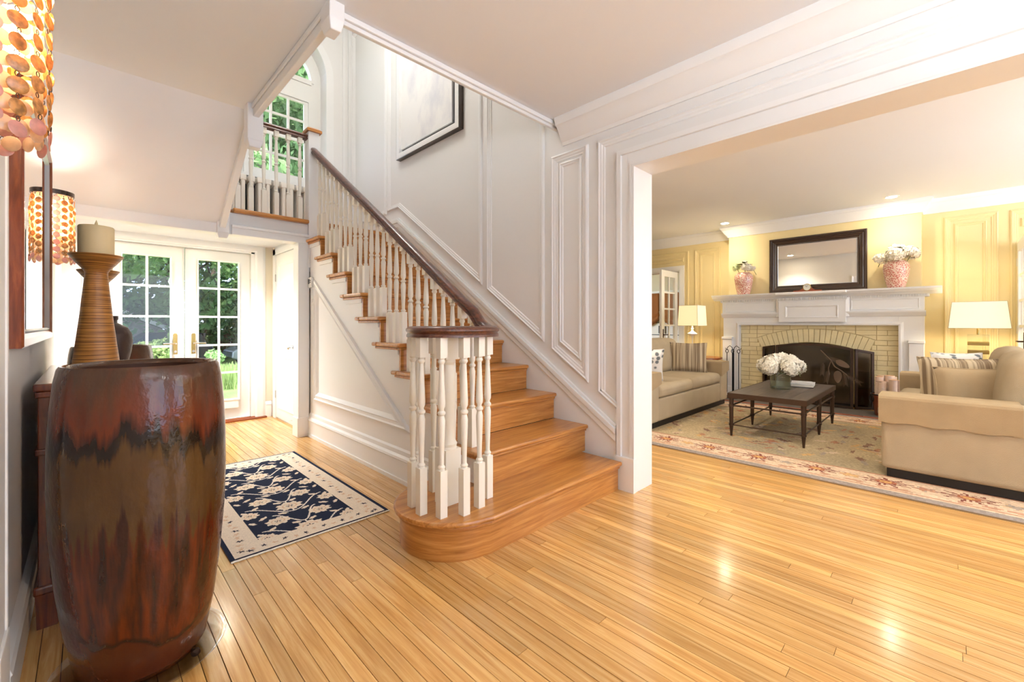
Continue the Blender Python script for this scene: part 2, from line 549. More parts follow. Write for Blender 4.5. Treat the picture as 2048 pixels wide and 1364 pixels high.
# ------------------------------------------------------------------ mesh helpers
class MB:
    def __init__(s):
        s.v = []
        s.f = []

    def add(s, vs, fs):
        n = len(s.v)
        s.v += [tuple(p) for p in vs]
        s.f += [tuple(i + n for i in f) for f in fs]
        return s

    def box(s, x0, x1, y0, y1, z0, z1):
        v = [(x0, y0, z0), (x1, y0, z0), (x1, y1, z0), (x0, y1, z0), (x0, y0, z1), (x1, y0, z1), (x1, y1, z1), (x0, y1, z1)]
        return s.add(v, [(0, 3, 2, 1), (4, 5, 6, 7), (0, 1, 5, 4), (1, 2, 6, 5), (2, 3, 7, 6), (3, 0, 4, 7)])

    def prism(s, poly, fn, a, b):
        """poly: 2-D points; fn(u, v, h) -> xyz; extruded from a to b"""
        n = len(poly)
        v = [fn(u, w, a) for u, w in poly] + [fn(u, w, b) for u, w in poly]
        f = [tuple(range(n - 1, -1, -1)), tuple(range(n, 2 * n))]
        f += [(i, (i + 1) % n, n + (i + 1) % n, n + i) for i in range(n)]
        return s.add(v, f)

    def lathe(s, prof, c=(0, 0, 0), n=20, cap=True, ang=2 * PI, a0=0):
        full = abs(ang - 2 * PI) < 1e-6
        k = n if full else n + 1
        v = []
        for r, z in prof:
            for i in range(k):
                a = a0 + ang * i / n
                v.append((c[0] + r * math.cos(a), c[1] + r * math.sin(a), c[2] + z))
        f = []
        for j in range(len(prof) - 1):
            for i in range(n):
                i2 = (i + 1) % k
                f.append((j * k + i, j * k + i2, (j + 1) * k + i2, (j + 1) * k + i))
        if cap and full:
            if prof[0][0] > 1e-6:
                f.append(tuple(range(k - 1, -1, -1)))
            if prof[-1][0] > 1e-6:
                f.append(tuple((len(prof) - 1) * k + i for i in range(k)))
        return s.add(v, f)

    def sweep(s, path, prof, up=(0, 0, 1), closed=False, cap=True):
        """prof: list of (side, up) closed outline"""
        P = [Vector(p) for p in path]
        n = len(P)
        k = len(prof)
        up = Vector(up)
        v = []
        for i in range(n):
            if closed:
                t = (P[(i + 1) % n] - P[i - 1])
            else:
                t = P[min(i + 1, n - 1)] - P[max(i - 1, 0)]
            t.normalize()
            sd = t.cross(up)
            if sd.length < 1e-5:
                sd = Vector((1, 0, 0))
            sd.normalize()
            u2 = sd.cross(t)
            for a, b_ in prof:
                v.append(P[i] + sd * a + u2 * b_)
        f = []
        m_ = n if closed else n - 1
        for i in range(m_):
            j = (i + 1) % n
            for q in range(k):
                q2 = (q + 1) % k
                f.append((i * k + q, i * k + q2, j * k + q2, j * k + q))
        if cap and not closed:
            f.append(tuple(range(k - 1, -1, -1)))
            f.append(tuple((n - 1) * k + q for q in range(k)))
        return s.add(v, f)

    def tube(s, path, r, n=8, up=(0, 0, 1), closed=False):
        return s.sweep(path, [(r * math.cos(2 * PI * i / n), r * math.sin(2 * PI * i / n)) for i in range(n)], up, closed)

    def frame(s, pts, prof, fn, closed=True):
        """moulding mitred along a polyline in a plane. prof: (inward offset, height); fn(u, v, h)"""
        n = len(pts)
        k = len(prof)
        A = 0
        for i in range(n):
            x0, y0 = pts[i]
            x1, y1 = pts[(i + 1) % n]
            A += x0 * y1 - x1 * y0
        sg = 1 if A > 0 else -1

        def nrm(p, q):
            dx, dy = q[0] - p[0], q[1] - p[1]
            l = math.hypot(dx, dy)
            return (-dy / l * sg, dx / l * sg)
        v = []
        for i in range(n):
            if closed or 0 < i < n - 1:
                a = nrm(pts[i - 1], pts[i])
                b_ = nrm(pts[i], pts[(i + 1) % n])
                d = 1 + a[0] * b_[0] + a[1] * b_[1]
                mx = ((a[0] + b_[0]) / d, (a[1] + b_[1]) / d)
            elif i == 0:
                mx = nrm(pts[0], pts[1])
            else:
                mx = nrm(pts[n - 2], pts[n - 1])
            for off, h in prof:
                v.append(fn(pts[i][0] + mx[0] * off, pts[i][1] + mx[1] * off, h))
        f = []
        for i in range(n if closed else n - 1):
            j = (i + 1) % n
            for q in range(k - 1):
                f.append((i * k + q, i * k + q + 1, j * k + q + 1, j * k + q))
        if not closed:
            f.append(tuple(range(k)))
            f.append(tuple((n - 1) * k + q for q in range(k)))
        return s.add(v, f)

    def mesh(s, name, mat, smooth=False, fix=True):
        me = bpy.data.meshes.new(name)
        me.from_pydata([tuple(p) for p in s.v], [], s.f)
        if fix:
            import bmesh
            bm = bmesh.new()
            bm.from_mesh(me)
            bmesh.ops.recalc_face_normals(bm, faces=bm.faces)
            bm.to_mesh(me)
            bm.free()
        if mat:
            me.materials.append(MATS[mat])
        if smooth:
            me.polygons.foreach_set('use_smooth', [True] * len(me.polygons))
            try:
                me.set_sharp_from_angle(angle=math.radians(smooth if smooth is not True else 40))
            except Exception:
                pass
        return me

    def build(s, name, mat, parent=None, smooth=False, world=True, bevel=0, fix=True):
        o = s.v
        if world and parent is not None:
            r = parent
            while r.parent:
                r = r.parent
            lx, ly, lz = r.location
            s.v = [(p[0] - lx, p[1] - ly, p[2] - lz) for p in s.v]
        ob = bpy.data.objects.new(name, s.mesh(name, mat, smooth, fix))
        COL.objects.link(ob)
        if parent is not None:
            ob.parent = parent
        if bevel:
            bv = ob.modifiers.new('bevel', 'BEVEL')
            bv.width = bevel
            bv.segments = 2
            bv.limit_method = 'ANGLE'
            bv.angle_limit = math.radians(50)
        s.v = o
        return ob


def tag(o, label, cat=None, group=None, kind=None):
    o['label'] = label
    if cat:
        o['category'] = cat
    if group:
        o['group'] = group
    if kind:
        o['kind'] = kind
    return o


def thing(name, label, cat, loc=(0, 0, 0), rz=0, group=None):
    o = bpy.data.objects.new(name, None)
    o.empty_display_size = 0.1
    COL.objects.link(o)
    o.location = loc
    o.rotation_euler = (0, 0, rz)
    return tag(o, label, cat, group)


def struct(o, label, cat):
    return tag(o, label, cat, None, 'structure')


def link_copy(me, name, parent, loc=(0, 0, 0), rot=(0, 0, 0), scale=(1, 1, 1)):
    o = bpy.data.objects.new(name, me)
    COL.objects.link(o)
    o.parent = parent
    o.location = loc
    o.rotation_euler = rot
    o.scale = scale
    return o


def copy_tree(o, parent=None):
    c = o.copy()
    COL.objects.link(c)
    c.parent = parent
    for ch in list(o.children):
        copy_tree(ch, c)
    return c


def planeX(X, sgn):          # (y, z, h) on a wall x = X, h sticking out towards sgn
    return lambda u, v, h: (X + sgn * h, u, v)


def planeY(Y, sgn):          # (x, z, h) on a wall y = Y
    return lambda u, v, h: (u, Y + sgn * h, v)


def rect(u0, u1, v0, v1):
    return [(u0, v0), (u1, v0), (u1, v1), (u0, v1)]


PANEL = [(0, 0), (0.004, 0.016), (0.016, 0.022), (0.024, 0.014), (0.036, 0.014), (0.044, 0.008), (0.056, 0.008), (0.062, 0)]
PANEL_S = [(0, 0), (0.003, 0.012), (0.012, 0.016), (0.018, 0.008), (0.03, 0.008), (0.036, 0)]
CASING = [(0, 0), (0, 0.02), (0.012, 0.03), (0.03, 0.03), (0.04, 0.02), (0.1, 0.016), (0.11, 0.022), (0.13, 0.022), (0.13, 0)]

# ------------------------------------------------------------------ the setting
WL, WR, WR2, YB, CZ = -0.178, 2.71, 2.92, 6.05, 2.78
XF, XB = 7.85, 7.65            # living room far wall, chimney breast
Y_HF, Y_LF, Y_LB = -3.5, -4.0, 5.6
TOP = 5.4
RISE, RUN, Y1 = 0.205, 0.3075, 1.60
OPEN_Y, OPEN_Z = 1.535, 2.275

# floor: slab + planks
fl = MB().box(WL - 0.2, 12.2, -4.3, 6.28, -0.2, -0.014).build('floor', 'gap_dark')
struct(fl, 'honey oak strip floor running through hall and living room', 'floor')
PW = 0.057
unit = MB().box(0, 1, 0, 1, -0.02, 0).mesh('plank', 'floor_oak')
rest = MB()
rnd = random.Random(3)
nplank = 0
ncol = int((12.0 - WL) / PW)
for c in range(ncol):
    x = WL + c * PW
    y = -4.3 + rnd.random() * 1.5 - 1.5
    while y < YB + 0.02:
        ln = rnd.choice((1.1, 1.5, 1.9, 2.3, 2.8, 3.3)) * rnd.uniform(0.85, 1.15)
        a, b2 = max(y, -4.2), min(y + ln, YB + 0.03)
        y += ln
        if b2 - a < 0.05:
            continue
        g = rnd.choice((0.0008, 0.001, 0.0013, 0.0018))
        seen = x < 4.0 and b2 > -0.55 and not (x > 1.7 and x < 2.68 and a > 1.75) and not (x < 3.0 and x > 2.74 and a > 1.6) and not (x > 2.9 and a > 2.6) and not (x > 1.7 and a > 2.3 and x < 2.92)
        if seen and x < 0.5 and b2 < 1.0:
            seen = False
        if seen and x < 2.4 and b2 < x * 0.02:
            seen = False
        if seen and nplank < 300:
            o = link_copy(unit, 'plank', fl, (x + g, a + 0.0008, 0), (0, 0, 0), (PW - 2 * g, b2 - a - 0.0016, 1))
            nplank += 1
        else:
            rest.box(x + g, x + PW - g, a + 0.0008, b2 - 0.0008, -0.02, 0)
o = rest.build('plank_field', 'floor_oak', fl, fix=False)
o['kind'] = 'stuff'

# left hall wall
w = MB().box(WL - 0.2, WL, Y_HF - 0.2, YB + 0.25, 0, TOP).build('wall_left', 'wall_white')
struct(w, 'white left hall wall behind the mirror and chest', 'wall')
bb = MB()
BASE = [(0, 0.02), (0.15, 0.02), (0.155, 0.024), (0.175, 0.018), (0.19, 0.008), (0.2, 0.0)]


def baseboard(name, label, fn, segs, prof=BASE):
    m_ = MB()
    for (a, b2) in segs:
        poly = [(0, 0)] + [(h, z) for z, h in prof]
        n = len(poly)
        v = [fn(a, z, h) for h, z in poly] + [fn(b2, z, h) for h, z in poly]
        f = [tuple(range(n)), tuple(range(n, 2 * n))] + [(i, (i + 1) % n, n + (i + 1) % n, n + i) for i in range(n)]
        m_.add(v, f)
    o_ = m_.build(name, 'trim_white')
    return struct(o_, label, 'baseboard')


baseboard('baseboard_left', 'white moulded baseboard along the left hall wall', planeX(WL, 1), [(1.90, YB)])
m_ = MB().box(WL, WL + 0.012, 1.72, 1.885, 0.30, 2.35)
m_.box(WL, WL + 0.017, 1.875, 1.897, 0.30, 2.35)
m_.box(WL, WL + 0.019, 1.71, 1.90, 0.0, 0.3)
struct(m_.build('trim_1', 'trim_white', bevel=0.004), 'white door casing strip at the near end of the left hall wall', 'trim')

# back wall with door opening and arched window opening
DX0, DX1, DZ = 0.095, 1.48, 2.055
WX, WHW, WS0, WSP = 1.82, 0.53, 3.0, 4.58
m_ = MB()
m_.box(WL, DX0, YB, YB + 0.25, 0, 2.6).box(DX1, WR2, YB, YB + 0.25, 0, 2.6).box(DX0, DX1, YB, YB + 0.25, DZ, 2.6)
m_.box(WL, WX - WHW, YB, YB + 0.25, 2.6, TOP).box(WX + WHW, WR2, YB, YB + 0.25, 2.6, TOP).box(WX - WHW, WX + WHW, YB, YB + 0.25, 2.6, WS0)
NA = 24
for i in range(NA):
    a0, a1 = PI - PI * i / NA, PI - PI * (i + 1) / NA
    xa, za = WX + WHW * math.cos(a0), WSP + WHW * math.sin(a0)
    xb, zb = WX + WHW * math.cos(a1), WSP + WHW * math.sin(a1)
    m_.prism([(xa, za), (xb, zb), (xb, TOP), (xa, TOP)], planeY(YB, 1), 0, 0.25)
struct(m_.build('wall_back', 'wall_white'), 'white end wall holding the french doors and the arched window', 'wall')

# stair wall with the wide opening to the living room
m_ = MB()
m_.box(WR, WR2, OPEN_Y, YB, 0, TOP).box(WR, WR2, -2.0, OPEN_Y, OPEN_Z, TOP).box(WR, WR2, Y_HF - 0.2, -2.0, 0, TOP)
struct(m_.build('wall_right', 'wall_white'), 'panelled white stair wall with the wide opening to the living room', 'wall')
# hall front wall and living front wall (behind the camera) with openings added to let daylight in
m_ = MB()
m_.box(WL, 0.1, Y_HF - 0.2, Y_HF, 0, TOP).box(2.4, WR, Y_HF - 0.2, Y_HF, 0, TOP).box(0.1, 2.4, Y_HF - 0.2, Y_HF, 0, 0.55).box(0.1, 2.4, Y_HF - 0.2, Y_HF, 2.55, TOP)
struct(m_.build('wall_front', 'wall_white'), 'front hall wall behind the viewer with a wide opening added for daylight', 'wall')
m_ = MB()
m_.box(WR2, 3.6, Y_LF - 0.2, Y_LF, 0, CZ).box(7.2, XF + 0.2, Y_LF - 0.2, Y_LF, 0, CZ).box(3.6, 7.2, Y_LF - 0.2, Y_LF, 0, 0.55).box(3.6, 7.2, Y_LF - 0.2, Y_LF, 2.55, CZ)
struct(m_.build('wall_living_front', 'wall_yellow'), 'yellow living room wall behind the viewer with a wide opening added for daylight', 'wall')

# living room far wall, breast, rear wall
DLY0, DLY1, DLZ = 3.5, 4.95, 2.17
DRY0, DRY1 = -2.05, -0.62
m_ = MB()
m_.box(XF, XF + 0.2, DRY1, DLY0, 0, CZ).box(XF, XF + 0.2, DLY1, Y_LB + 0.2, 0, CZ).box(XF, XF + 0.2, DLY0, DLY1, DLZ, CZ)
m_.box(XF, XF + 0.2, DRY0, DRY1, DLZ, CZ).box(XF, XF + 0.2, Y_LF - 0.2, DRY0, 0, CZ)
FY0, FY1, FZT = 0.449, 2.372, 1.152
m_.box(XB, XF, 0.236, FY0, 0, FZT).box(XB, XF, FY1, 2.575, 0, FZT).box(XB, XF, 0.236, 2.575, FZT, CZ)
struct(m_.build('wall_far', 'wall_yellow'), 'yellow panelled living room wall with the chimney breast', 'wall')
m_ = MB().box(WR2, XF + 0.2, Y_LB, Y_LB + 0.2, 0, CZ)
struct(m_.build('wall_living_rear', 'wall_yellow'), 'yellow living room wall behind the near sofa', 'wall')

# ceilings
m_ = MB()
m_.box(WL, WR, Y_HF - 0.2, 2.22, CZ, CZ + 0.28).box(WL, 0.87, 2.22, 3.70, CZ, CZ + 0.28)
struct(m_.build('ceiling', 'ceiling_white'), 'flat off-white hall ceiling around the stairwell', 'ceiling')
m_ = MB().box(WR2, XF + 0.2, Y_LF - 0.2, Y_LB + 0.2, CZ, CZ + 0.2)
struct(m_.build('ceiling', 'ceiling_white'), 'flat off-white living room ceiling', 'ceiling')
m_ = MB().box(WL, WR2, -3.7, YB + 0.25, TOP, TOP + 0.2)
struct(m_.build('ceiling', 'ceiling_white'), 'high ceiling over the stairwell', 'ceiling')
m_ = MB().prism([(3.70, CZ), (4.80, 2.04), (4.80, 2.26), (3.70, CZ + 0.28)], lambda u, v, h: (h, u, v), WL, 0.87)
struct(m_.build('ceiling_soffit', 'ceiling_white'), 'sloping white soffit under the upper stair flight', 'ceiling')
# landing slab
m_ = MB().box(WL, WR, 4.75, YB, 2.135, 2.215)
struct(m_.build('floor_landing', 'ceiling_white'), 'stair landing floor above the french door alcove', 'floor')

# living room crown (around wall and breast)
CROWN = [(0, -0.17), (0.012, -0.17), (0.02, -0.145), (0.05, -0.11), (0.085, -0.05), (0.095, -0.045), (0.11, -0.02), (0.11, 0)]


def crown(m_, path, prof, zc):
    """path: plan polyline with the room on its left"""
    n = len(path)

    def nr(p, q):
        dx, dy = q[0] - p[0], q[1] - p[1]
        l = math.hypot(dx, dy)
        return (-dy / l, dx / l)
    v = []
    k = len(prof)
    for i in range(n):
        if 0 < i < n - 1:
            a, b2 = nr(path[i - 1], path[i]), nr(path[i], path[i + 1])
            d = 1 + a[0] * b2[0] + a[1] * b2[1]
            mx = ((a[0] + b2[0]) / d, (a[1] + b2[1]) / d)
        elif i == 0:
            mx = nr(path[0], path[1])
        else:
            mx = nr(path[-2], path[-1])
        for off, z in prof:
            v.append((path[i][0] + mx[0] * off, path[i][1] + mx[1] * off, zc + z))
    f = []
    for i in range(n - 1):
        for q in range(k - 1):
            f.append((i * k + q, i * k + q + 1, (i + 1) * k + q + 1, (i + 1) * k + q))
    f += [tuple(range(k)), tuple((n - 1) * k + q for q in range(k))]
    m_.add(v, f)


m_ = MB()
crown(m_, [(XF, Y_LF), (XF, 0.236), (XB, 0.236), (XB, 2.575), (XF, 2.575), (XF, Y_LB)], CROWN, CZ)
struct(m_.build('trim_2', 'trim_white', smooth=30), 'white crown moulding stepping round the chimney breast', 'trim')
m_ = MB()
crown(m_, [(WR, -2.0), (WR, 2.16)], [(0, -0.19), (0.012, -0.19), (0.018, -0.165), (0.03, -0.155), (0.06, -0.10), (0.09, -0.06), (0.1, -0.055), (0.115, -0.02), (0.115, 0)], CZ)
struct(m_.build('trim_3', 'trim_white', smooth=30), 'white cornice above the wide living room opening', 'trim')
# stairwell edge trim and beams
m_ = MB()
m_.box(0.925, WR, 2.205, 2.235, 2.728, CZ + 0.3).box(0.926, WR - 0.001, 2.185, 2.206, 2.748, CZ - 0.001)
struct(m_.build('trim_4', 'trim_white', bevel=0.006), 'white lip along the near edge of the stairwell', 'trim')
m_ = MB()
m_.box(0.862, 0.902, 2.25, 3.66, 2.69, CZ + 0.3).box(0.85, 0.863, 2.25, 3.70, 2.745, CZ - 0.001)
m_.prism([(3.55, 2.835), (4.80, 1.985), (4.80, 2.34), (3.55, 3.19)], lambda u, v, h: (h, u, v), 0.862, 0.912)
struct(m_.build('trim_5', 'trim_white', bevel=0.006), 'white fascia down the open side of the upper flight', 'trim')


def drop(x, y, z0, z1, s, label, sy=None):
    m_ = MB()
    sy = sy or s
    m_.box(x - s, x + s, y - sy, y + sy, z0 + 0.05, z1)
    p = [(x - s, y - sy), (x + s, y - sy), (x + s, y + sy), (x - s, y + sy)]
    q = [(x - s * .7, y - sy * .7), (x + s * .7, y - sy * .7), (x + s * .7, y + sy * .7), (x - s * .7, y + sy * .7)]
    v = [(a, b2, z0 + 0.05) for a, b2 in p] + [(a, b2, z0) for a, b2 in q]
    m_.add(v, [(4, 7, 6, 5), (0, 1, 5, 4), (1, 2, 6, 5), (2, 3, 7, 6), (3, 0, 4, 7)])
    struct(m_.build('trim_6', 'trim_white', bevel=0.005), label, 'trim')


drop(0.888, 2.2, 2.645, CZ + 0.3, 0.0385, 'white block at the near corner of the stairwell', 0.06)
drop(0.878, 3.62, 2.47, 3.6, 0.052, 'white pendant post end hanging at the top of the upper flight')
drop(0.892, 4.74, 1.965, 2.9, 0.048, 'white pendant post end at the foot of the upper flight')

# alcove under the landing: header, pilaster, closet wall
m_ = MB()
m_.box(WL, 1.655, 4.715, 4.86, 2.01, 2.215).box(0.96, 1.655, 4.70, 4.72, 2.01, 2.10).box(0.96, 1.655, 4.69, 4.72, 2.075, 2.10)
struct(m_.build('trim_7', 'trim_white', bevel=0.004), 'white header beam under the landing edge', 'trim')
m_ = MB().box(1.545, 1.655, 4.70, 4.84, 0, 2.01).box(1.535, 1.66, 4.692, 4.845, 0, 0.2)
struct(m_.build('trim_8', 'trim_white', bevel=0.004), 'white pilaster at the end of the stair panelling', 'trim')
m_ = MB().box(1.68, 1.75, 4.84, YB, 0, 2.135)
struct(m_.build('wall_closet', 'wall_white'), 'short white wall with the closet door beside the french doors', 'wall')
m_ = MB().box(DX1 + 0.115, 1.68, YB - 0.006, YB, 0.2, 2.135)
struct(m_.build('wall_strip', 'wall_beige'), 'narrow beige wall strip right of the french doors', 'wall')
baseboard('baseboard_back', 'short white baseboard right of the french doors', planeY(YB, -1), [(DX1 + 0.115, 1.66)])


# ------------------------------------------------------------------ wall panelling (stair wall)
pw = MB()
fx = planeX(WR, -1)
SL = RISE / RUN


def slope_z(y, off):           # line parallel to the stair
    return off + SL * (y - 2.0)


ZB = 0.78                      # panel bottom outer line at y = 2.0
# tall panels
pw.frame([(5.98, 2.56), (5.98, 5.3), (5.01, 5.3), (5.01, 2.56)], PANEL, fx)
pw.frame([(4.975, 2.585), (4.975, 5.3), (3.15, 5.3), (3.15, slope_z(3.15, ZB)), (4.71, 2.585)], PANEL, fx)
pw.frame([(3.075, slope_z(3.075, ZB)), (3.075, 5.3), (2.355, 5.3), (2.355, slope_z(2.355, ZB))], PANEL, fx)
pw.frame([(2.278, slope_z(2.278, ZB)), (2.278, 2.535), (1.913, 2.535), (1.913, slope_z(1.913, ZB))], PANEL, fx)
pw.frame([(2.195, slope_z(2.195, ZB + 0.115)), (2.195, 2.46), (1.98, 2.46), (1.98, slope_z(1.98, ZB + 0.115))], PANEL_S, fx)
# moulding that turns along the opening
pw.frame([(-2.0, 2.53), (1.828, 2.53), (1.828, slope_z(1.828, ZB))], PANEL, fx, closed=False)
pw.frame([(1.828, slope_z(1.828, ZB)), (1.64, slope_z(1.64, ZB))], PANEL[:6], fx, closed=False)
struct(pw.build('trim_9', 'trim_white'), 'raised white panel mouldings on the stair wall', 'trim')
# opening casing
m_ = MB()
cas = [(-2.0, OPEN_Z), (OPEN_Y, OPEN_Z), (OPEN_Y, 0.0)]
m_.frame(cas, [(-0.0, 0), (-0.0, 0.028), (-0.02, 0.028), (-0.024, 0.018), (-0.085, 0.018), (-0.088, 0.032), (-0.12, 0.032), (-0.125, 0.0)], fx, closed=False)
m_.box(WR - 0.028, WR2 + 0.02, OPEN_Y - 0.014, OPEN_Y - 0.0005, 0, OPEN_Z - 0.014).box(WR - 0.028, WR2 + 0.02, -2.0, OPEN_Y - 0.0005, OPEN_Z - 0.014, OPEN_Z - 0.0005)
m_.box(WR - 0.038, WR, OPEN_Y - 0.018, 1.668, 0, 0.235)
struct(m_.build('trim_10', 'trim_white', bevel=0.0), 'white casing round the wide living room opening', 'trim')
# skirt board with cap following the stair
m_ = MB()


def skirt(o0, o1, h, y0=1.67, y1=4.7):
    m_.prism([(y0, slope_z(y0, o0)), (y0, slope_z(y0, o1)), (y1, slope_z(y1, o1)), (YB, slope_z(y1, o1)), (YB, slope_z(y1, o0)), (y1, slope_z(y1, o0))], lambda u, v, hh: (WR - hh, u, v), 0, h)


skirt(0.12, 0.60, 0.010)
skirt(0.545, 0.60, 0.024)
skirt(0.60, 0.645, 0.034)
skirt(0.645, 0.665, 0.02)
struct(m_.build('trim_11', 'trim_white', bevel=0.004), 'white skirting with a moulded cap climbing beside the steps', 'trim')
# arched casing of landing window and corner strips
m_ = MB()
pts = [(WX - WHW, 2.6)] + [(WX + WHW * math.cos(PI - PI * i / NA), WSP + WHW * math.sin(PI - PI * i / NA)) for i in range(NA + 1)] + [(WX + WHW, 2.6)]
out = [(WX - WHW - 0.1, 2.6)] + [(WX + (WHW + 0.1) * math.cos(PI - PI * i / NA), WSP + (WHW + 0.1) * math.sin(PI - PI * i / NA)) for i in range(NA + 1)] + [(WX + WHW + 0.1, 2.6)]
for i in range(len(pts) - 1):
    m_.prism([pts[i], pts[i + 1], out[i + 1], out[i]], planeY(YB, -1), 0, 0.02)
m_.box(2.58, 2.62, YB - 0.015, YB, 2.26, TOP).box(2.66, WR, YB - 0.02, YB, 2.26, TOP)
struct(m_.build('trim_12', 'trim_white'), 'white arched casing round the landing window', 'trim')


# ------------------------------------------------------------------ arched window on the landing
def window_grid(parent, x0, x1, z0, z1, nx, nz, y, mun=0.018, name_p='pane', fn=None):
    """muntins (one part each) and panes (one part each)"""
    fn = fn or (lambda u, v, h: (u, y + h, v))
    cw = (x1 - x0 - mun * (nx - 1)) / nx
    ch = (z1 - z0 - mun * (nz - 1)) / nz
    for i in range(1, nx):
        a = x0 + i * cw + (i - 1) * mun
        MB().prism(rect(a, a + mun, z0, z1), fn, -0.012, 0.012).build('muntin', 'door_white', parent)
    for j in range(1, nz):
        a = z0 + j * ch + (j - 1) * mun
        MB().prism(rect(x0, x1, a, a + mun), fn, -0.011, 0.011).build('muntin', 'door_white', parent)
    for i in range(nx):
        for j in range(nz):
            a, b2 = x0 + i * (cw + mun), z0 + j * (ch + mun)
            MB().prism(rect(a, a + cw, b2, b2 + ch), fn, -0.002, 0.002).build(name_p, 'pane_glass', parent)


win = thing('window_1', 'arched white landing window with small panes and a fanlight', 'window', (WX, 6.28, 3.06))
win['kind'] = 'structure'
yw = 6.27
fn = planeY(yw, -1)
m_ = MB()
m_.frame(rect(WX - 0.42, WX + 0.42, 3.09, 4.30), [(0, 0), (0, 0.05), (0.06, 0.05), (0.06, 0.0)], fn)
m_.frame(rect(WX - 0.37, WX + 0.37, 3.12, 4.27), [(0, 0), (0, 0.03), (0.065, 0.03), (0.065, 0.0)], fn)
m_.box(WX - 0.32, WX + 0.32, yw - 0.03, yw, 3.665, 3.715)
m_.build('sash_frame', 'door_white', win)
FZ0 = 4.52
m_ = MB()
m_.box(WX - WHW, WX - 0.42, yw - 0.03, yw + 0.03, 3.09, FZ0).box(WX + 0.42, WX + WHW, yw - 0.03, yw + 0.03, 3.09, FZ0)
m_.box(WX - 0.42, WX + 0.42, yw - 0.03, yw + 0.03, 4.30, FZ0).box(WX - WHW, WX + WHW, yw - 0.03, yw + 0.03, WS0, 3.09)
FR = 0.40
FZ = 4.52
a_in = [(WX + FR * math.cos(PI - PI * i / NA), FZ + FR * math.sin(PI - PI * i / NA)) for i in range(NA + 1)]
a_out = [(WX + WHW * math.cos(PI - PI * i / NA), WSP + WHW * math.sin(PI - PI * i / NA)) for i in range(NA + 1)]
for i in range(NA):
    m_.prism([a_in[i], a_in[i + 1], a_out[i + 1], a_out[i]], fn, -0.03, 0.03)
    r2 = 0.035
    b_in = [(WX + (FR + r2) * math.cos(PI - PI * q / NA), FZ + (FR + r2) * math.sin(PI - PI * q / NA)) for q in (i, i + 1)]
    m_.prism([a_in[i], a_in[i + 1], b_in[1], b_in[0]], fn, 0.03, 0.05)
m_.prism([(WX - WHW, WSP), (WX - FR, FZ), (WX - WHW, FZ)], fn, -0.03, 0.03)
m_.prism([(WX + WHW, WSP), (WX + FR, FZ), (WX + WHW, FZ)], fn, -0.03, 0.03)
m_.box(WX - FR, WX + FR, yw - 0.05, yw, FZ - 0.03, FZ + 0.035)
m_.build('window_frame', 'door_white', win)
window_grid(win, WX - 0.305, WX + 0.305, 3.185, 3.665, 3, 2, yw - 0.015, 0.03)
window_grid(win, WX - 0.305, WX + 0.305, 3.715, 4.205, 3, 2, yw - 0.015, 0.03)
for i in range(3):
    seg = a_in[i * 8:i * 8 + 9]
    MB().prism([(WX, FZ)] + seg, fn, 0.004, 0.008).build('fan_pane', 'pane_glass', win)
for i in (1, 2):
    MB().box(-0.01, 0.01, -0.02, 0.0, 0, 0)
MB().box(WX - WHW + 0.002, WX + WHW - 0.002, YB - 0.06, yw - 0.03, 2.985, 3.02).build('sill', 'door_white', win)

# ------------------------------------------------------------------ french doors to the garden
def lever(parent, x, y, z, sx, sy=-1):
    hp = MB()
    hp.prism([(x - 0.02, z - 0.12), (x + 0.02, z - 0.12), (x + 0.02, z + 0.1), (x + 0.012, z + 0.115), (x - 0.012, z + 0.115), (x - 0.02, z + 0.1)], planeY(y, sy), 0, 0.008)
    h = hp.build('handle', 'brass', parent, bevel=0.002)
    lv = MB()
    lv.tube([(x, y, z), (x, y + sy * 0.045, z)], 0.009, 8)
    lv.tube([(x, y + sy * 0.042, z), (x + sx * 0.05, y + sy * 0.046, z + 0.002), (x + sx * 0.11, y + sy * 0.04, z + 0.001)], 0.008, 8)
    lv.tube([(x, y, z - 0.09), (x, y + sy * 0.015, z - 0.09)], 0.014, 10)
    lv.build('lever', 'chrome', h, smooth=True)


def french_leaf(name, label, x0, x1, y, z0, z1, hx, hs, hinge_x):
    d = thing(name, label, 'door', ((x0 + x1) / 2, y, z0))
    d['kind'] = 'structure'
    st = 0.125
    fn = planeY(y, 1)
    fr = MB()
    fr.frame(rect(x0, x1, z0, z1), [(0, 0), (0, 0.045), (st, 0.045), (st, 0)], fn)
    fr.prism(rect(x0 + st, x1 - st, z0 + st, z0 + 0.235), fn, 0, 0.045)
    fr.frame(rect(x0 + st - 0.012, x1 - st + 0.012, z0 + 0.225, z1 - st + 0.012), [(0, 0), (0, -0.008), (0.012, -0.004), (0.012, 0)], fn)
    fr.build('door_frame', 'door_white', d)
    window_grid(d, x0 + st, x1 - st, z0 + 0.235, z1 - st, 2, 5, y + 0.02, 0.022)
    lever(d, hx, y, 0.95, hs)
    for hz in (0.27, 1.07, 1.78):
        MB().box(hinge_x - 0.012, hinge_x + 0.012, y - 0.012, y + 0.002, hz - 0.05, hz + 0.05).build('hinge', 'hinge_nickel', d)
    return d


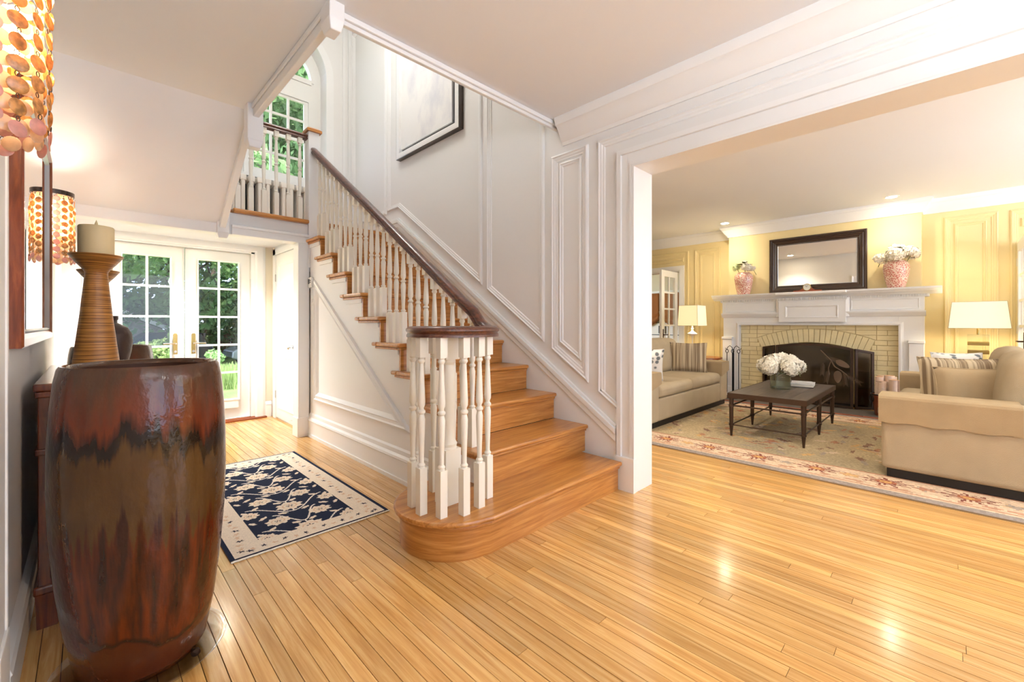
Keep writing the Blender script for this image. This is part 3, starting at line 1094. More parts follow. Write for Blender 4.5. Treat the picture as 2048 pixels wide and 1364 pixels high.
YD = YB + 0.03
french_leaf('door_1', 'white french door leaf partly behind the candle holder', 0.135, 0.781, YD, 0.03, 2.035, 0.70, -1, 0.128)
french_leaf('door_2', 'white french door leaf with three hinges beside the closet', 0.789, 1.437, YD, 0.03, 2.035, 0.865, 1, 1.446)
m_ = MB()
fnB = planeY(YB, -1)
m_.frame([(DX0 - 0.02 + 0.0, 0), (DX0 - 0.02, DZ + 0.0), (DX1 + 0.0, DZ), (DX1, 0)], [(0.0, 0), (0.0, 0.02), (-0.02, 0.03), (-0.085, 0.026), (-0.115, 0.014), (-0.115, 0)], fnB, closed=False)
m_.box(DX0 - 0.02, 0.131, YB, YB + 0.12, 0, DZ).box(1.441, DX1 + 0.01, YB, YB + 0.12, 0, DZ).box(DX0, DX1, YB, YB + 0.12, 2.039, DZ + 0.01)
struct(m_.build('trim_13', 'trim_white'), 'white casing round the french doors', 'trim')
m_ = MB().box(DX0, 1.60, YB - 0.07, YB + 0.25, 0, 0.02).box(DX0, DX1, YB - 0.02, YB + 0.25, 0.0, 0.028)
struct(m_.build('trim_14', 'end_table_wood', bevel=0.004), 'worn wooden threshold under the french doors', 'trim')

# closet door
cd = thing('door_3', 'narrow white closet door beside the french doors', 'door', (1.68, 5.49, 0.02))
cd['kind'] = 'structure'
CY0, CY1, CT = 5.10, 5.86, 2.02
fnC = planeX(1.68, -1)
MB().prism(rect(CY0, CY1, 0.02, CT), fnC, 0.0, 0.012).build('door_slab', 'door_white', cd)
for (z0, z1) in ((0.14, 0.78), (0.92, 1.9)):
    MB().frame(rect(CY0 + 0.1, CY1 - 0.1, z0, z1), [(0, 0.012), (0.004, 0.02), (0.02, 0.018), (0.03, 0.012)], fnC).build('panel_moulding', 'door_white', cd)
kb = MB()
kb.lathe([(0.0, 0), (0.02, 0.0), (0.02, 0.004), (0.008, 0.008), (0.008, 0.03), (0.02, 0.04), (0.022, 0.05), (0.014, 0.06), (0, 0.062)], (0, 0, 0), 16)
kb.v = [(1.668 - p[2], 5.25 + p[0], 0.90 + p[1]) for p in kb.v]
kb.build('knob', 'chrome', cd, smooth=True)
for z in (0.3, 1.74):
    MB().box(1.658, 1.672, CY1 - 0.004, CY1 + 0.016, z - 0.045, z + 0.045).build('hinge', 'chrome', cd)
kb = MB().tube([(1.668, 5.16, 0.09), (1.60, 5.16, 0.09)], 0.006, 8).build('door_stop', 'plastic_white', cd)
m_ = MB()
m_.prism(rect(CY1 + 0.006, CY1 + 0.10, 0, 2.10), fnC, 0, 0.022).prism(rect(CY0 - 0.11, CY0 - 0.006, 0, 2.10), fnC, 0, 0.022).prism(rect(CY0 - 0.11, CY1 + 0.10, CT + 0.006, 2.10), fnC, 0, 0.022)
struct(m_.build('trim_15', 'trim_white', bevel=0.003), 'white casing round the closet door', 'trim')

# ------------------------------------------------------------------ staircase
ST = thing('staircase', 'oak staircase with white turned balusters and a dark volute handrail', 'staircase', (2.15, 3.1, 0))
SX0, SX1 = 1.665, WR - 0.012
NST = 10
TT = 0.03


def yn(n):
    return Y1 + RUN * (n - 1)


# bottom step with rounded end
BC, BR = (1.455, 1.935), 0.325


def bull(r, y_front, x_right, y_back, n=26):
    pts = [(x_right, y_back), (x_right, y_front), (BC[0], y_front)]
    for i in range(1, n):
        a = -PI / 2 - PI * i / n
        pts.append((BC[0] + r * math.cos(a), BC[1] + r * math.sin(a)))
    pts.append((BC[0], BC[1] + r))
    pts.append((SX0 + 0.02, BC[1] + r))
    pts.append((SX0 + 0.02, y_back))
    return pts


up = lambda u, v, h: (u, v, h)
MB().prism(bull(BR, Y1, WR - 0.04, 1.96), up, RISE - TT, RISE).build('tread', 'stair_oak', ST, bevel=0.012)
MB().prism(bull(BR - 0.018, Y1 + 0.018, WR - 0.045, 1.96), up, RISE - TT - 0.022, RISE - TT).build('nosing_cove', 'riser_oak', ST, bevel=0.006)
MB().prism(bull(BR - 0.034, Y1 + 0.034, WR - 0.045, 1.96), up, 0.0, RISE - TT - 0.02).build('riser', 'riser_oak', ST, smooth=50)
for n in range(2, NST + 1):
    y0, z = yn(n), RISE * n
    m_ = MB().box(SX0 - 0.045, SX1, y0, y0 + RUN + 0.034, z - TT, z)
    m_.box(SX0 - 0.045, SX0 - 0.001, y0 + RUN + 0.034, y0 + RUN + 0.115, z - TT, z)
    m_.build('tread', 'stair_oak', ST, bevel=0.011)
    m_ = MB().box(SX0 - 0.024, SX1, y0 + 0.018, y0 + 0.05, z - TT - 0.02, z - TT)
    m_.box(SX0 - 0.024, SX0 - 0.001, y0 + 0.05, y0 + RUN + 0.095, z - TT - 0.02, z - TT)
    m_.build('nosing_cove', 'stair_oak', ST, bevel=0.007)
    MB().box(SX0 - 0.004, SX1, y0 + 0.034, y0 + 0.055, z - RISE + 0.0, z - TT).build('riser', 'stair_oak', ST)
    # scroll bracket panel below the return
    MB().box(SX0 - 0.012, SX0 - 0.0005, y0 + 0.06, y0 + RUN + 0.06, z - TT - 0.055, z - TT - 0.02).build('bracket', 'trim_white', ST)
z = RISE * 11
yl = yn(11)
MB().box(SX0 + 0.1, SX1, yl + 0.034, yl + 0.055, z - RISE, z - TT).build('riser', 'stair_oak', ST)
MB().box(SX0 + 0.1, SX1, yl, YB - 0.022, z - TT - 0.01, z).build('landing_nosing', 'stair_oak', ST, bevel=0.008)
m_ = MB().box(0.965, SX0 - 0.02, yl - 0.01, yl + 0.09, z - 0.04, z).build('landing_edge', 'stair_oak', ST, bevel=0.012)
MB().box(WL + 0.001, SX0 + 0.1, yl + 0.09, YB - 0.022, z - 0.04, z).build('landing_floor', 'stair_oak', ST)

# white stringer (closed side towards the hall)
poly = [(2.02, 0.0), (4.70, 0.0), (4.70, RISE * 10 - TT)]
for n in range(NST, 1, -1):
    y0 = yn(n) + 0.044
    if n < NST:
        poly.append((yn(n + 1) + 0.044, RISE * n - TT))
    poly.append((y0, RISE * n - TT))
    poly.append((y0, RISE * (n - 1) - TT + (0.0 if n > 2 else 0.03)))
poly.append((2.02, RISE))
MB().prism(poly, lambda u, v, h: (h, u, v), SX0, SX0 + 0.03).build('stringer', 'trim_white', ST)
fs = planeX(SX0, -1)
m_ = MB()
m_.frame([(4.56, 0.385), (4.56, 1.625), (2.70, 0.385)], [(0, 0), (0.006, 0.02), (0.02, 0.026), (0.03, 0.016), (0.05, 0.016), (0.06, 0.024), (0.075, 0.012), (0.09, 0)], fs)
m_.build('spandrel_moulding', 'trim_white', ST)
m_ = MB()
m_.box(SX0 - 0.022, SX0, 2.15, 4.695, 0, 0.135)
m_.box(SX0 - 0.032, SX0, 2.15, 4.695, 0.0, 0.03)
prof = [(0.022, 0.135), (0.022, 0.16), (0.03, 0.168), (0.026, 0.185), (0.012, 0.2), (0.01, 0.23), (0.0, 0.245), (0, 0.135)]
v = [(SX0 - h, y, zz2) for y in (2.15, 4.695) for h, zz2 in prof]
k = len(prof)
m_.add(v, [tuple(range(k)), tuple(range(k, 2 * k))] + [(i, (i + 1) % k, k + (i + 1) % k, k + i) for i in range(k)])
m_.build('base_moulding', 'trim_white', ST)

# handrail with volute
RX = 1.70
RZ0 = 1.60                      # rail axis height at y = 2.6
VC, VR, VZ = (1.393, 1.906), 0.19, 1.128
RPROF = [(-0.030, -0.026), (0.030, -0.026), (0.030, -0.014), (0.024, -0.008), (0.025, -0.002), (0.034, 0.006), (0.033, 0.016), (0.022, 0.026), (0, 0.03), (-0.022, 0.026), (-0.033, 0.016), (-0.034, 0.006), (-0.025, -0.002), (-0.024, -0.008), (-0.030, -0.014)]


def railz(y):
    return RZ0 + SL * (y - 2.6)


path = [(RX, 4.70, railz(4.70)), (RX, 3.6, railz(3.6)), (RX, 2.8, railz(2.8)), (RX, 2.3, railz(2.3)), (RX, 2.15, railz(2.15)), (RX, 2.06, railz(2.06) + 0.004), (RX - 0.002, 1.99, VZ + 0.045), (RX - 0.006, 1.94, VZ + 0.018)]
r0 = RX - 0.012 - VC[0]
for i in range(0, 45):
    a = -i * 8.0
    r = VR + (r0 - VR) * max(0, 1 - i / 13.0) ** 1.6
    zz3 = VZ + 0.006 * max(0, 1 - i / 3.0)
    path.append((VC[0] + r * math.cos(math.radians(a)), VC[1] + r * math.sin(math.radians(a)), zz3))
MB().sweep(path, RPROF).build('handrail', 'rail_mahogany', ST, smooth=50)
m_ = MB().lathe([(0, VZ - 0.026), (0.075, VZ - 0.026), (0.08, VZ - 0.01), (0.075, VZ + 0.02), (0.03, VZ + 0.03), (0, VZ + 0.031)], (VC[0], VC[1], 0), 24)
m_.build('volute_eye', 'rail_mahogany', ST, smooth=True)

# balusters
def baluster_mesh(L, s=0.021, bh=0.235, tb=None):
    """square block, turned shaft, square block; total length L"""
    tb = tb if tb is not None else max(0.05, L - bh - 0.56)
    t0, t1 = bh, L - tb
    h = t1 - t0
    m_ = MB()
    m_.box(-s, s, -s, s, 0, t0).box(-s, s, -s, s, t1, L)
    pr = [(0.018, 0.0), (0.0145, 0.012), (0.019, 0.02), (0.019, 0.03), (0.0125, 0.045), (0.0125, 0.09), (0.0155, 0.25), (0.0185, 0.40), (0.019, 0.44),
          (0.0145, 0.475), (0.013, 0.485), (0.020, 0.50), (0.020, 0.515), (0.0125, 0.53), (0.0125, 0.545), (0.0185, 0.565), (0.0195, 0.60), (0.017, 0.72), (0.0125, 0.90), (0.0115, 0.945), (0.018, 0.962), (0.018, 0.975), (0.0145, 0.985), (0.018, 1.0)]
    m_.lathe([(r, t0 + q * h) for r, q in pr], (0, 0, 0), 12, cap=False)
    return m_.mesh('baluster', 'baluster_white', smooth=35)


meshes = []
for kx in range(3):
    dy = 0.062 + 0.1025 * kx
    Lb = railz(yn(3) + dy) - 0.024 - RISE * 3
    meshes.append((dy, baluster_mesh(Lb)))
for n in range(2, NST + 1):
    for kx, (dy, me) in enumerate(meshes):
        if n == NST and kx == 2 or n == 2 and kx == 0:
            continue
        link_copy(me, 'baluster', ST, Vector((RX, yn(n) + dy, RISE * n)) - ST.location)
mev = baluster_mesh(VZ - 0.024 - RISE)
for i in range(9):
    a = math.radians(-28 - i * 36.0)
    r = VR - 0.004 + (0.035 if i == 0 else 0)
    link_copy(mev, 'baluster', ST, Vector((VC[0] + r * math.cos(a), VC[1] + r * math.sin(a), RISE)) - ST.location, (0, 0, a * 0))
# volute newel
m_ = MB().box(VC[0] - 0.05, VC[0] + 0.05, VC[1] - 0.05, VC[1] + 0.05, RISE, 0.50).box(VC[0] - 0.045, VC[0] + 0.045, VC[1] - 0.045, VC[1] + 0.045, 0.98, VZ - 0.024)
m_.lathe([(0.05, 0.50), (0.046, 0.51), (0.05, 0.525), (0.036, 0.55), (0.034, 0.60), (0.042, 0.8), (0.04, 0.92), (0.03, 0.95), (0.042, 0.965), (0.04, 0.98)], (VC[0], VC[1], 0), 20, cap=False)
m_.build('newel', 'baluster_white', ST, smooth=35)
# landing newel, landing rail
NX, NY = 1.70, 4.745
m_ = MB().box(NX - 0.055, NX + 0.055, NY - 0.055, NY + 0.055, 1.76, 3.19)
m_.box(NX - 0.04, NX + 0.04, NY - 0.04, NY + 0.04, 1.72, 1.77)
m_.build('newel', 'trim_white', ST, bevel=0.005)
m_ = MB().box(NX - 0.075, NX + 0.075, NY - 0.075, NY + 0.075, 3.19, 3.215)
v = [(NX + sx * 0.075, NY + sy * 0.075, 3.215) for sx, sy in ((-1, -1), (1, -1), (1, 1), (-1, 1))] + [(NX + sx * 0.05, NY + sy * 0.05, 3.235) for sx, sy in ((-1, -1), (1, -1), (1, 1), (-1, 1))]
m_.add(v, [(4, 5, 6, 7), (0, 1, 5, 4), (1, 2, 6, 5), (2, 3, 7, 6), (3, 0, 4, 7)])
m_.build('newel_cap', 'stair_oak', ST)
LRZ = 3.135
MB().sweep([(NX - 0.05, NY, LRZ), (0.9, NY, LRZ)], RPROF).build('landing_handrail', 'rail_mahogany', ST, smooth=50)
mel = baluster_mesh(LRZ - 0.024 - z)
for i in range(6):
    link_copy(mel, 'baluster', ST, Vector((1.575 - 0.112 * i, NY, z)) - ST.location)

# radiator under the landing window
rd = thing('radiator', 'white column radiator under the arched landing window', 'radiator', (1.62, 5.86, z))
for i in range(11):
    x = 1.12 + i * 0.088
    m_ = MB()
    for yy in (5.80, 5.86, 5.92):
        m_.tube([(x, yy, z + 0.05), (x, yy, z + 0.60), (x, yy + 0.0, z + 0.62)], 0.024, 8, up=(1, 0, 0))
    m_.box(x - 0.034, x + 0.034, 5.775, 5.945, z + 0.60, z + 0.67).box(x - 0.034, x + 0.034, 5.775, 5.945, z + 0.06, z + 0.12)
    if i in (0, 10):
        m_.box(x - 0.015, x + 0.015, 5.79, 5.82, z, z + 0.07).box(x - 0.015, x + 0.015, 5.90, 5.93, z, z + 0.07)
    m_.build('section', 'radiator_white', rd, smooth=35, bevel=0.01)
MB().box(1.10, 2.02, 5.95, 5.965, z + 0.05, z + 0.66).build('gap_shade', 'radiator_gap_shade', rd)  # dark sheet standing in for the shade between the columns

# thermostat and switch by the stair panel
t_ = thing('thermostat', 'small white thermostat with grey screen on the stair panelling', 'thermostat', (SX0, 4.645, 1.60))
MB().box(SX0 - 0.028, SX0, 4.60, 4.69, 1.545, 1.655).build('case', 'plastic_white', t_, bevel=0.006)
MB().box(SX0 - 0.030, SX0 - 0.027, 4.645, 4.68, 1.585, 1.635).build('screen', 'plastic_dark', t_)
for zz4 in (1.62, 1.60):
    MB().box(SX0 - 0.031, SX0 - 0.027, 4.615, 4.63, zz4 - 0.006, zz4 + 0.006).build('button', 'plastic_dark', t_)
t_ = thing('light_switch', 'white switch plate below the thermostat', 'switch', (SX0, 4.62, 1.41))
MB().box(SX0 - 0.006, SX0, 4.585, 4.655, 1.355, 1.47).build('plate', 'plastic_white', t_, bevel=0.003)
MB().box(SX0 - 0.012, SX0 - 0.005, 4.61, 4.63, 1.395, 1.43).build('toggle', 'plastic_white', t_)

# framed abstract canvas on the stair wall
pc = thing('framed_painting', 'large pale abstract painting in a white and dark frame above the stairs', 'painting', (WR, 4.05, 3.15))
fnP = planeX(WR, -1)
MB().prism(rect(3.60, 4.63, 3.26, 4.5), fnP, 0.004, 0.03).build('canvas', 'abstract_canvas', pc)
MB().frame(rect(3.45, 4.67, 3.15, 4.62), [(0, 0.0), (0, 0.06), (0.012, 0.062), (0.05, 0.062), (0.06, 0.06), (0.06, 0.0)], fnP).build('frame', 'trim_white', pc)
MB().frame(rect(3.444, 4.676, 3.144, 4.626), [(0, 0.0), (0, 0.058), (0.006, 0.058), (0.006, 0)], fnP).build('frame_edge', 'frame_espresso', pc)
MB().frame(rect(3.52, 4.612, 3.212, 4.56), [(0, 0.002), (0, 0.012), (0.075, 0.012), (0.075, 0.002)], fnP).build('shadow_gap', 'plastic_dark', pc)

# ------------------------------------------------------------------ glazed floor pots and acrylic dolly
POT = [(0.0, 0.0), (0.165, 0.0), (0.185, 0.03), (0.212, 0.16), (0.232, 0.32), (0.245, 0.48), (0.250, 0.62), (0.249, 0.74), (0.243, 0.86), (0.234, 0.95), (0.226, 0.99), (0.219, 1.0), (0.205, 0.998), (0.199, 0.985)]
POTIN = [(0.199, 0.985), (0.205, 0.93), (0.215, 0.80), (0.2, 0.3), (0.15, 0.06), (0, 0.05)]


def pot(label, loc, s, g):
    t = thing('floor_urn', label, 'urn', loc, group=g)
    m_ = MB().lathe([(r * s[0], q * s[1]) for r, q in POT], (0, 0, 0), 64, cap=False)
    m_.build('body', 'pot_glaze', t, smooth=60, world=False)
    MB().lathe([(r * s[0], q * s[1]) for r, q in POTIN], (0, 0, 0), 48, cap=False).build('inner_glaze', 'pot_inside', t, smooth=60, world=False, fix=False)
    return t


PX, PY = 0.142, 1.965
pot('tall brown drip-glazed urn in the foreground before the chest', (PX, PY, 0.024), (0.945, 1.012), 'brown glazed urns beside the chest')
pot('brown glazed urn standing behind the chest near the french doors', (0.115, 3.80, 0.0), (0.86, 1.03), 'brown glazed urns beside the chest')
dl = thing('plant_dolly', 'clear acrylic saucer dolly under the foreground urn', 'plant dolly', (PX, PY, 0))
MB().lathe([(0, 0.023), (0.215, 0.023), (0.232, 0.036), (0.238, 0.034), (0.22, 0.016), (0, 0.014)], (0, 0, 0), 40, cap=False).build('saucer', 'acrylic', dl, smooth=60, world=False)
for i in range(4):
    a = i * PI / 2 + 0.9
    cm = MB().lathe([(0, -0.006), (0.014, -0.006), (0.014, 0.006), (0, 0.006)], (0, 0, 0), 12)
    cm.v = [(0.165 * math.cos(a) + p[0], 0.165 * math.sin(a) + p[2], 0.014 + p[1] * 0.9) for p in cm.v]
    cm.build('caster', 'bronze', dl, world=False)

# ------------------------------------------------------------------ mahogany chest
CH = thing('chest', 'polished mahogany chest against the left hall wall', 'chest', (0.06, 2.96, 0))
cx0, cx1, cy0, cy1, ctop = -0.148, 0.27, 2.43, 3.52, 0.94
MB().box(cx0 + 0.012, cx1 - 0.012, cy0 + 0.012, cy1 - 0.012, 0.13, ctop - 0.035).build('body', 'chest_mahogany', CH, bevel=0.004)
MB().box(cx0, cx1, cy0, cy1, ctop - 0.03, ctop).build('top', 'chest_mahogany', CH, bevel=0.006)
MB().box(cx0 + 0.004, cx1 - 0.004, cy0 + 0.004, cy1 - 0.004, ctop - 0.055, ctop - 0.03).build('top_moulding', 'chest_mahogany', CH, bevel=0.006)
MB().box(cx0 + 0.004, cx1 - 0.004, cy0 + 0.002, cy1 - 0.002, 0.665, 0.69).build('waist_moulding', 'chest_mahogany', CH, bevel=0.006)
MB().box(cx0 + 0.0, cx1, cy0, cy1, 0.13, 0.165).build('base_moulding', 'chest_mahogany', CH, bevel=0.008)
fnE = planeY(cy0 + 0.012, -1)
for (z0, z1) in ((0.71, ctop - 0.065), (0.185, 0.65)):
    MB().frame(rect(cx0 + 0.045, cx1 - 0.045, z0, z1), [(0, 0), (0.004, 0.010), (0.014, 0.012), (0.022, 0.004), (0.03, 0.0)], fnE).build('end_panel_moulding', 'chest_mahogany', CH)
for (x, y) in ((cx0 + 0.05, cy0 + 0.05), (cx1 - 0.05, cy0 + 0.05), (cx0 + 0.05, cy1 - 0.05), (cx1 - 0.05, cy1 - 0.05)):
    s = 1 if x > 0.05 else -1
    t2 = 1 if y > 3 else -1
    top = [(x - 0.045, y - 0.045), (x + 0.045, y - 0.045), (x + 0.045, y + 0.045), (x - 0.045, y + 0.045)]
    bot = [(x + s * 0.012 - 0.028, y + t2 * 0.012 - 0.028), (x + s * 0.012 + 0.028, y + t2 * 0.012 - 0.028), (x + s * 0.012 + 0.028, y + t2 * 0.012 + 0.028), (x + s * 0.012 - 0.028, y + t2 * 0.012 + 0.028)]
    m_ = MB().add([(a, b2, 0.135) for a, b2 in top] + [(a, b2, 0) for a, b2 in bot], [(0, 1, 2, 3), (4, 7, 6, 5), (0, 4, 5, 1), (1, 5, 6, 2), (2, 6, 7, 3), (3, 7, 4, 0)])
    m_.build('foot', 'chest_mahogany', CH)
for i in range(3):
    z0, z1 = (0.185 + 0.165 * i, 0.335 + 0.165 * i)
    for (a, b2) in ((cy0 + 0.05, 2.965), (2.985, cy1 - 0.05)) if i == 2 else ((cy0 + 0.05, cy1 - 0.05),):
        d = MB().box(cx1 - 0.014, cx1 + 0.002, a, b2, z0, z1).build('drawer', 'chest_mahogany', CH, bevel=0.003)
        for yy in ((a + b2) / 2 - 0.15, (a + b2) / 2 + 0.15):
            MB().lathe([(0, 0), (0.012, 0), (0.008, 0.01), (0.014, 0.02), (0, 0.024)], (0, 0, 0), 10).v
            kb = MB().lathe([(0.006, 0), (0.006, 0.01), (0.014, 0.02), (0, 0.026)], (0, 0, 0), 10)
            kb.v = [(cx1 + 0.002 + p[2], yy + p[0], (z0 + z1) / 2 + p[1]) for p in kb.v]
            kb.build('knob', 'brass', d)

# candle holders, candles, vase on the chest
HOLD = [(0, 0), (0.086, 0), (0.083, 0.015), (0.068, 0.14), (0.055, 0.26), (0.044, 0.38), (0.0385, 0.445), (0.039, 0.46), (0.05, 0.478), (0.068, 0.50), (0.092, 0.533), (0.09, 0.536), (0.065, 0.526), (0, 0.522)]


def holder(label, clabel, x, y, s=1.0):
    t = thing('candle_holder', label, 'candle holder', (x, y, ctop), group='tall wound-fibre candle holders on the chest')
    MB().lathe([(r, q * s) for r, q in HOLD[:7]], (0, 0, 0), 32, cap=False).build('stem', 'wound_fibre', t, smooth=50, world=False)
    MB().lathe([(r, q * s) for r, q in HOLD[6:]], (0, 0, 0), 32, cap=False).build('cup', 'wound_fibre', t, smooth=50, world=False)
    c = thing('candle', clabel, 'candle', (x, y, ctop + 0.5235 * s), group='ivory pillar candles on the chest')
    MB().lathe([(0, 0), (0.058, 0), (0.06, 0.003), (0.06, 0.135), (0.057, 0.139), (0.02, 0.136), (0, 0.135)], (0, 0, 0), 32, cap=False).build('wax', 'wax', c, smooth=50, world=False)
    MB().lathe([(0.004, 0.13), (0.006, 0.145), (0.005, 0.155), (0, 0.17)], (0, 0, 0), 8).build('wick', 'wax', c, smooth=True, world=False)


holder('tall golden wound-fibre candle holder at the near end of the chest', 'ivory pillar candle on the near candle holder', 0.028, 2.66)
holder('wound-fibre candle holder at the far end of the chest, mostly hidden', 'ivory pillar candle half hidden behind the near candle holder', 0.045, 3.42)
vs = thing('vase', 'dark brown ribbed vase in the middle of the chest', 'vase', (0.07, 3.06, ctop))
VP = [(0, 0), (0.07, 0), (0.085, 0.03), (0.098, 0.09), (0.103, 0.14), (0.099, 0.18), (0.082, 0.212), (0.058, 0.227), (0.042, 0.236), (0.042, 0.25), (0.046, 0.253), (0.046, 0.272), (0.038, 0.273), (0.036, 0.25), (0.05, 0.2), (0, 0.1)]
rp = []
for (r, q), (r2, q2) in zip(VP[:6], VP[1:7]):
    for i in range(6):
        f_ = i / 6
        rp.append(((r + (r2 - r) * f_) + (0.0008 if i % 2 else 0), q + (q2 - q) * f_))
MB().lathe(rp + VP[6:9], (0, 0, 0), 40, cap=False).build('body', 'vase_dark', vs, smooth=60, world=False)
MB().lathe(VP[8:], (0, 0, 0), 40, cap=False).build('neck', 'vase_dark', vs, smooth=60, world=False)

# ------------------------------------------------------------------ hall mirror
MI = thing('wall_mirror', 'large cherry-framed mirror on the left hall wall', 'mirror', (WL, 2.9, 1.09))
fnM = planeX(WL, 1)
MB().prism(rect(2.14, 3.66, 1.13, 2.10), fnM, 0.004, 0.012).build('glass', 'mirror_glass', MI)
MB().frame(rect(2.10, 3.70, 1.09, 2.14), [(0, 0), (0, 0.026), (0.006, 0.032), (0.03, 0.032), (0.045, 0.02), (0.05, 0.012)], fnM).build('frame', 'mirror_cherry', MI)
MB().frame(rect(2.148, 3.652, 1.138, 2.092), [(0, 0.012), (0, 0.02), (0.006, 0.022), (0.012, 0.012)], fnM).build('inner_bead', 'silver_leaf', MI)

# ------------------------------------------------------------------ shell sconces
disc = MB().lathe([(0, -0.0012), (0.0165, -0.0012), (0.0182, 0), (0.0165, 0.0012), (0, 0.0012)], (0, 0, 0), 18, cap=False)
disc.v = [(p[2], p[0], p[1]) for p in disc.v]
DM = {k: disc.mesh('shell_disc', k, smooth=40) for k in ('shell_amber', 'shell_pale', 'shell_pink')}
linkm = MB().tube([(0.0, 0.004 * math.cos(a * PI / 4), 0.006 * math.sin(a * PI / 4)) for a in range(8)], 0.0009, 5, up=(1, 0, 0), closed=True).mesh('link', 'bronze')


def sconce(label, y):
    t = thing('wall_sconce', label, 'sconce', (WL, y, 1.595), group='shell-disc sconces flanking the hall mirror')
    R, H = 0.102, 0.43
    MB().box(0, 0.014, -0.055, 0.055, 0.06, H + 0.0).build('back_plate', 'mirror_cherry', t, world=False, bevel=0.004)
    pts_ = [(0.014 + R * math.cos(a), R * math.sin(a)) for a in [(-PI / 2 + PI * i / 24) for i in range(25)]]
    m_ = MB()
    for i in range(24):
        (a, b2), (c, d) = pts_[i], pts_[i + 1]
        m_.add([(a, b2, H), (c, d, H), (c, d, H + 0.03), (a, b2, H + 0.03), (a * .96, b2 * .96, H), (c * .96, d * .96, H), (c * .96, d * .96, H + 0.03), (a * .96, b2 * .96, H + 0.03)],
               [(0, 1, 2, 3), (5, 4, 7, 6), (3, 2, 6, 7), (0, 4, 5, 1)])
    m_.build('top_band', 'frame_espresso', t, world=False, smooth=40)
    MB().lathe([(0, 0.16), (0.012, 0.16), (0.02, 0.2), (0.022, 0.24), (0.014, 0.28), (0, 0.29)], (0.055, 0, 0), 14).build('bulb', 'bulb', t, world=False, smooth=True)
    MB().tube([(0.012, 0, 0.12), (0.055, 0, 0.12), (0.055, 0, 0.165)], 0.008, 8, up=(0, 1, 0)).build('bulb_arm', 'brass', t, world=False)
    rr = random.Random(int(y * 10))
    for c in range(8):
        a = -PI / 2 + PI * (c + 0.5) / 8
        for r_ in range(9):
            zz5 = H - 0.03 - r_ * 0.0475 - (0.022 if c % 2 else 0)
            o = link_copy(DM['shell_amber' if (0 < c < 7) and r_ < 8 else 'shell_pink'], 'shell_disc', t, (0.014 + R * math.cos(a), R * math.sin(a), zz5), (rr.uniform(-.1, .1), rr.uniform(-.12, .12), a + rr.uniform(-.25, .25)))
            link_copy(linkm, 'link', o, (0, 0, 0.0235))
        for r_ in range(10):
            zz5 = H - 0.012 - r_ * 0.0455
            a2 = a + PI / 16
            link_copy(DM['shell_pale'], 'shell_disc', t, (0.014 + (R - 0.014) * math.cos(a2), (R - 0.014) * math.sin(a2), zz5), (rr.uniform(-.1, .1), rr.uniform(-.15, .15), a2 + rr.uniform(-.3, .3)))
    l = bpy.data.lights.new('sconce_light', 'POINT')
    l.energy = 3.5
    l.color = (1.0, 0.88, 0.7)
    l.shadow_soft_size = 0.03
    lo = bpy.data.objects.new('sconce_light', l)
    COL.objects.link(lo)
    lo.parent = t
    lo.location = (0.06, 0, 0.34)


sconce('shell-disc wall sconce at the upper left corner, closest to the viewer', 1.5)
sconce('shell-disc wall sconce on the far side of the hall mirror', 4.2)

# ------------------------------------------------------------------ rugs
def smoothnoise(rng, w, h, cells):
    g = rng.random((cells[1] + 2, cells[0] + 2))
    xs = np.linspace(0, cells[0], w)
    ys = np.linspace(0, cells[1], h)
    x0 = np.minimum(xs.astype(int), cells[0])
    y0 = np.minimum(ys.astype(int), cells[1])
    fx_ = (xs - x0)
    fy_ = (ys - y0)
    fx_ = fx_ * fx_ * (3 - 2 * fx_)
    fy_ = fy_ * fy_ * (3 - 2 * fy_)
    a = g[np.ix_(y0, x0)]
    b2 = g[np.ix_(y0, x0 + 1)]
    c = g[np.ix_(y0 + 1, x0)]
    d = g[np.ix_(y0 + 1, x0 + 1)]
    return (a * (1 - fx_) + b2 * fx_) * (1 - fy_)[:, None] + (c * (1 - fx_) + d * fx_) * fy_[:, None]


def grid_rug(parent, x0, x1, y0, y1, z0, z1, cols, nx, ny):
    """cols: (ny, nx, 3) linear colours for the cells"""
    xs = np.linspace(x0, x1, nx + 1)
    ys = np.linspace(y0, y1, ny + 1)
    X, Y = np.meshgrid(xs, ys)
    V = np.stack([X.ravel(), Y.ravel(), np.full(X.size, z1)], 1)
    i = np.arange(ny)[:, None] * (nx + 1) + np.arange(nx)[None, :]
    Fq = np.stack([i, i + 1, i + nx + 2, i + nx + 1], 2).reshape(-1, 4)
    me = bpy.data.meshes.new('pile')
    me.vertices.add(len(V))
    me.vertices.foreach_set('co', (V - np.array(parent.location)).ravel())
    me.loops.add(Fq.size)
    me.loops.foreach_set('vertex_index', Fq.ravel().astype(np.int32))
    me.polygons.add(len(Fq))
    me.polygons.foreach_set('loop_start', np.arange(0, Fq.size, 4, dtype=np.int32))
    me.polygons.foreach_set('loop_total', np.full(len(Fq), 4, dtype=np.int32))
    me.update()
    ca = me.color_attributes.new('pattern', 'FLOAT_COLOR', 'CORNER')
    c4 = np.concatenate([cols.reshape(-1, 3), np.ones((nx * ny, 1))], 1)
    ca.data.foreach_set('color', np.repeat(c4, 4, axis=0).astype(np.float32).ravel())
    me.materials.append(MATS['rug_pile'])
    o_ = bpy.data.objects.new('pile', me)
    COL.objects.link(o_)
    o_.parent = parent
    MB().box(x0, x1, y0, y1, z0, z1 - 0.0008).build('backing', 'mulch', parent)
    return o_


def lin(*c):
    return np.array(srgb(*c)[:3])


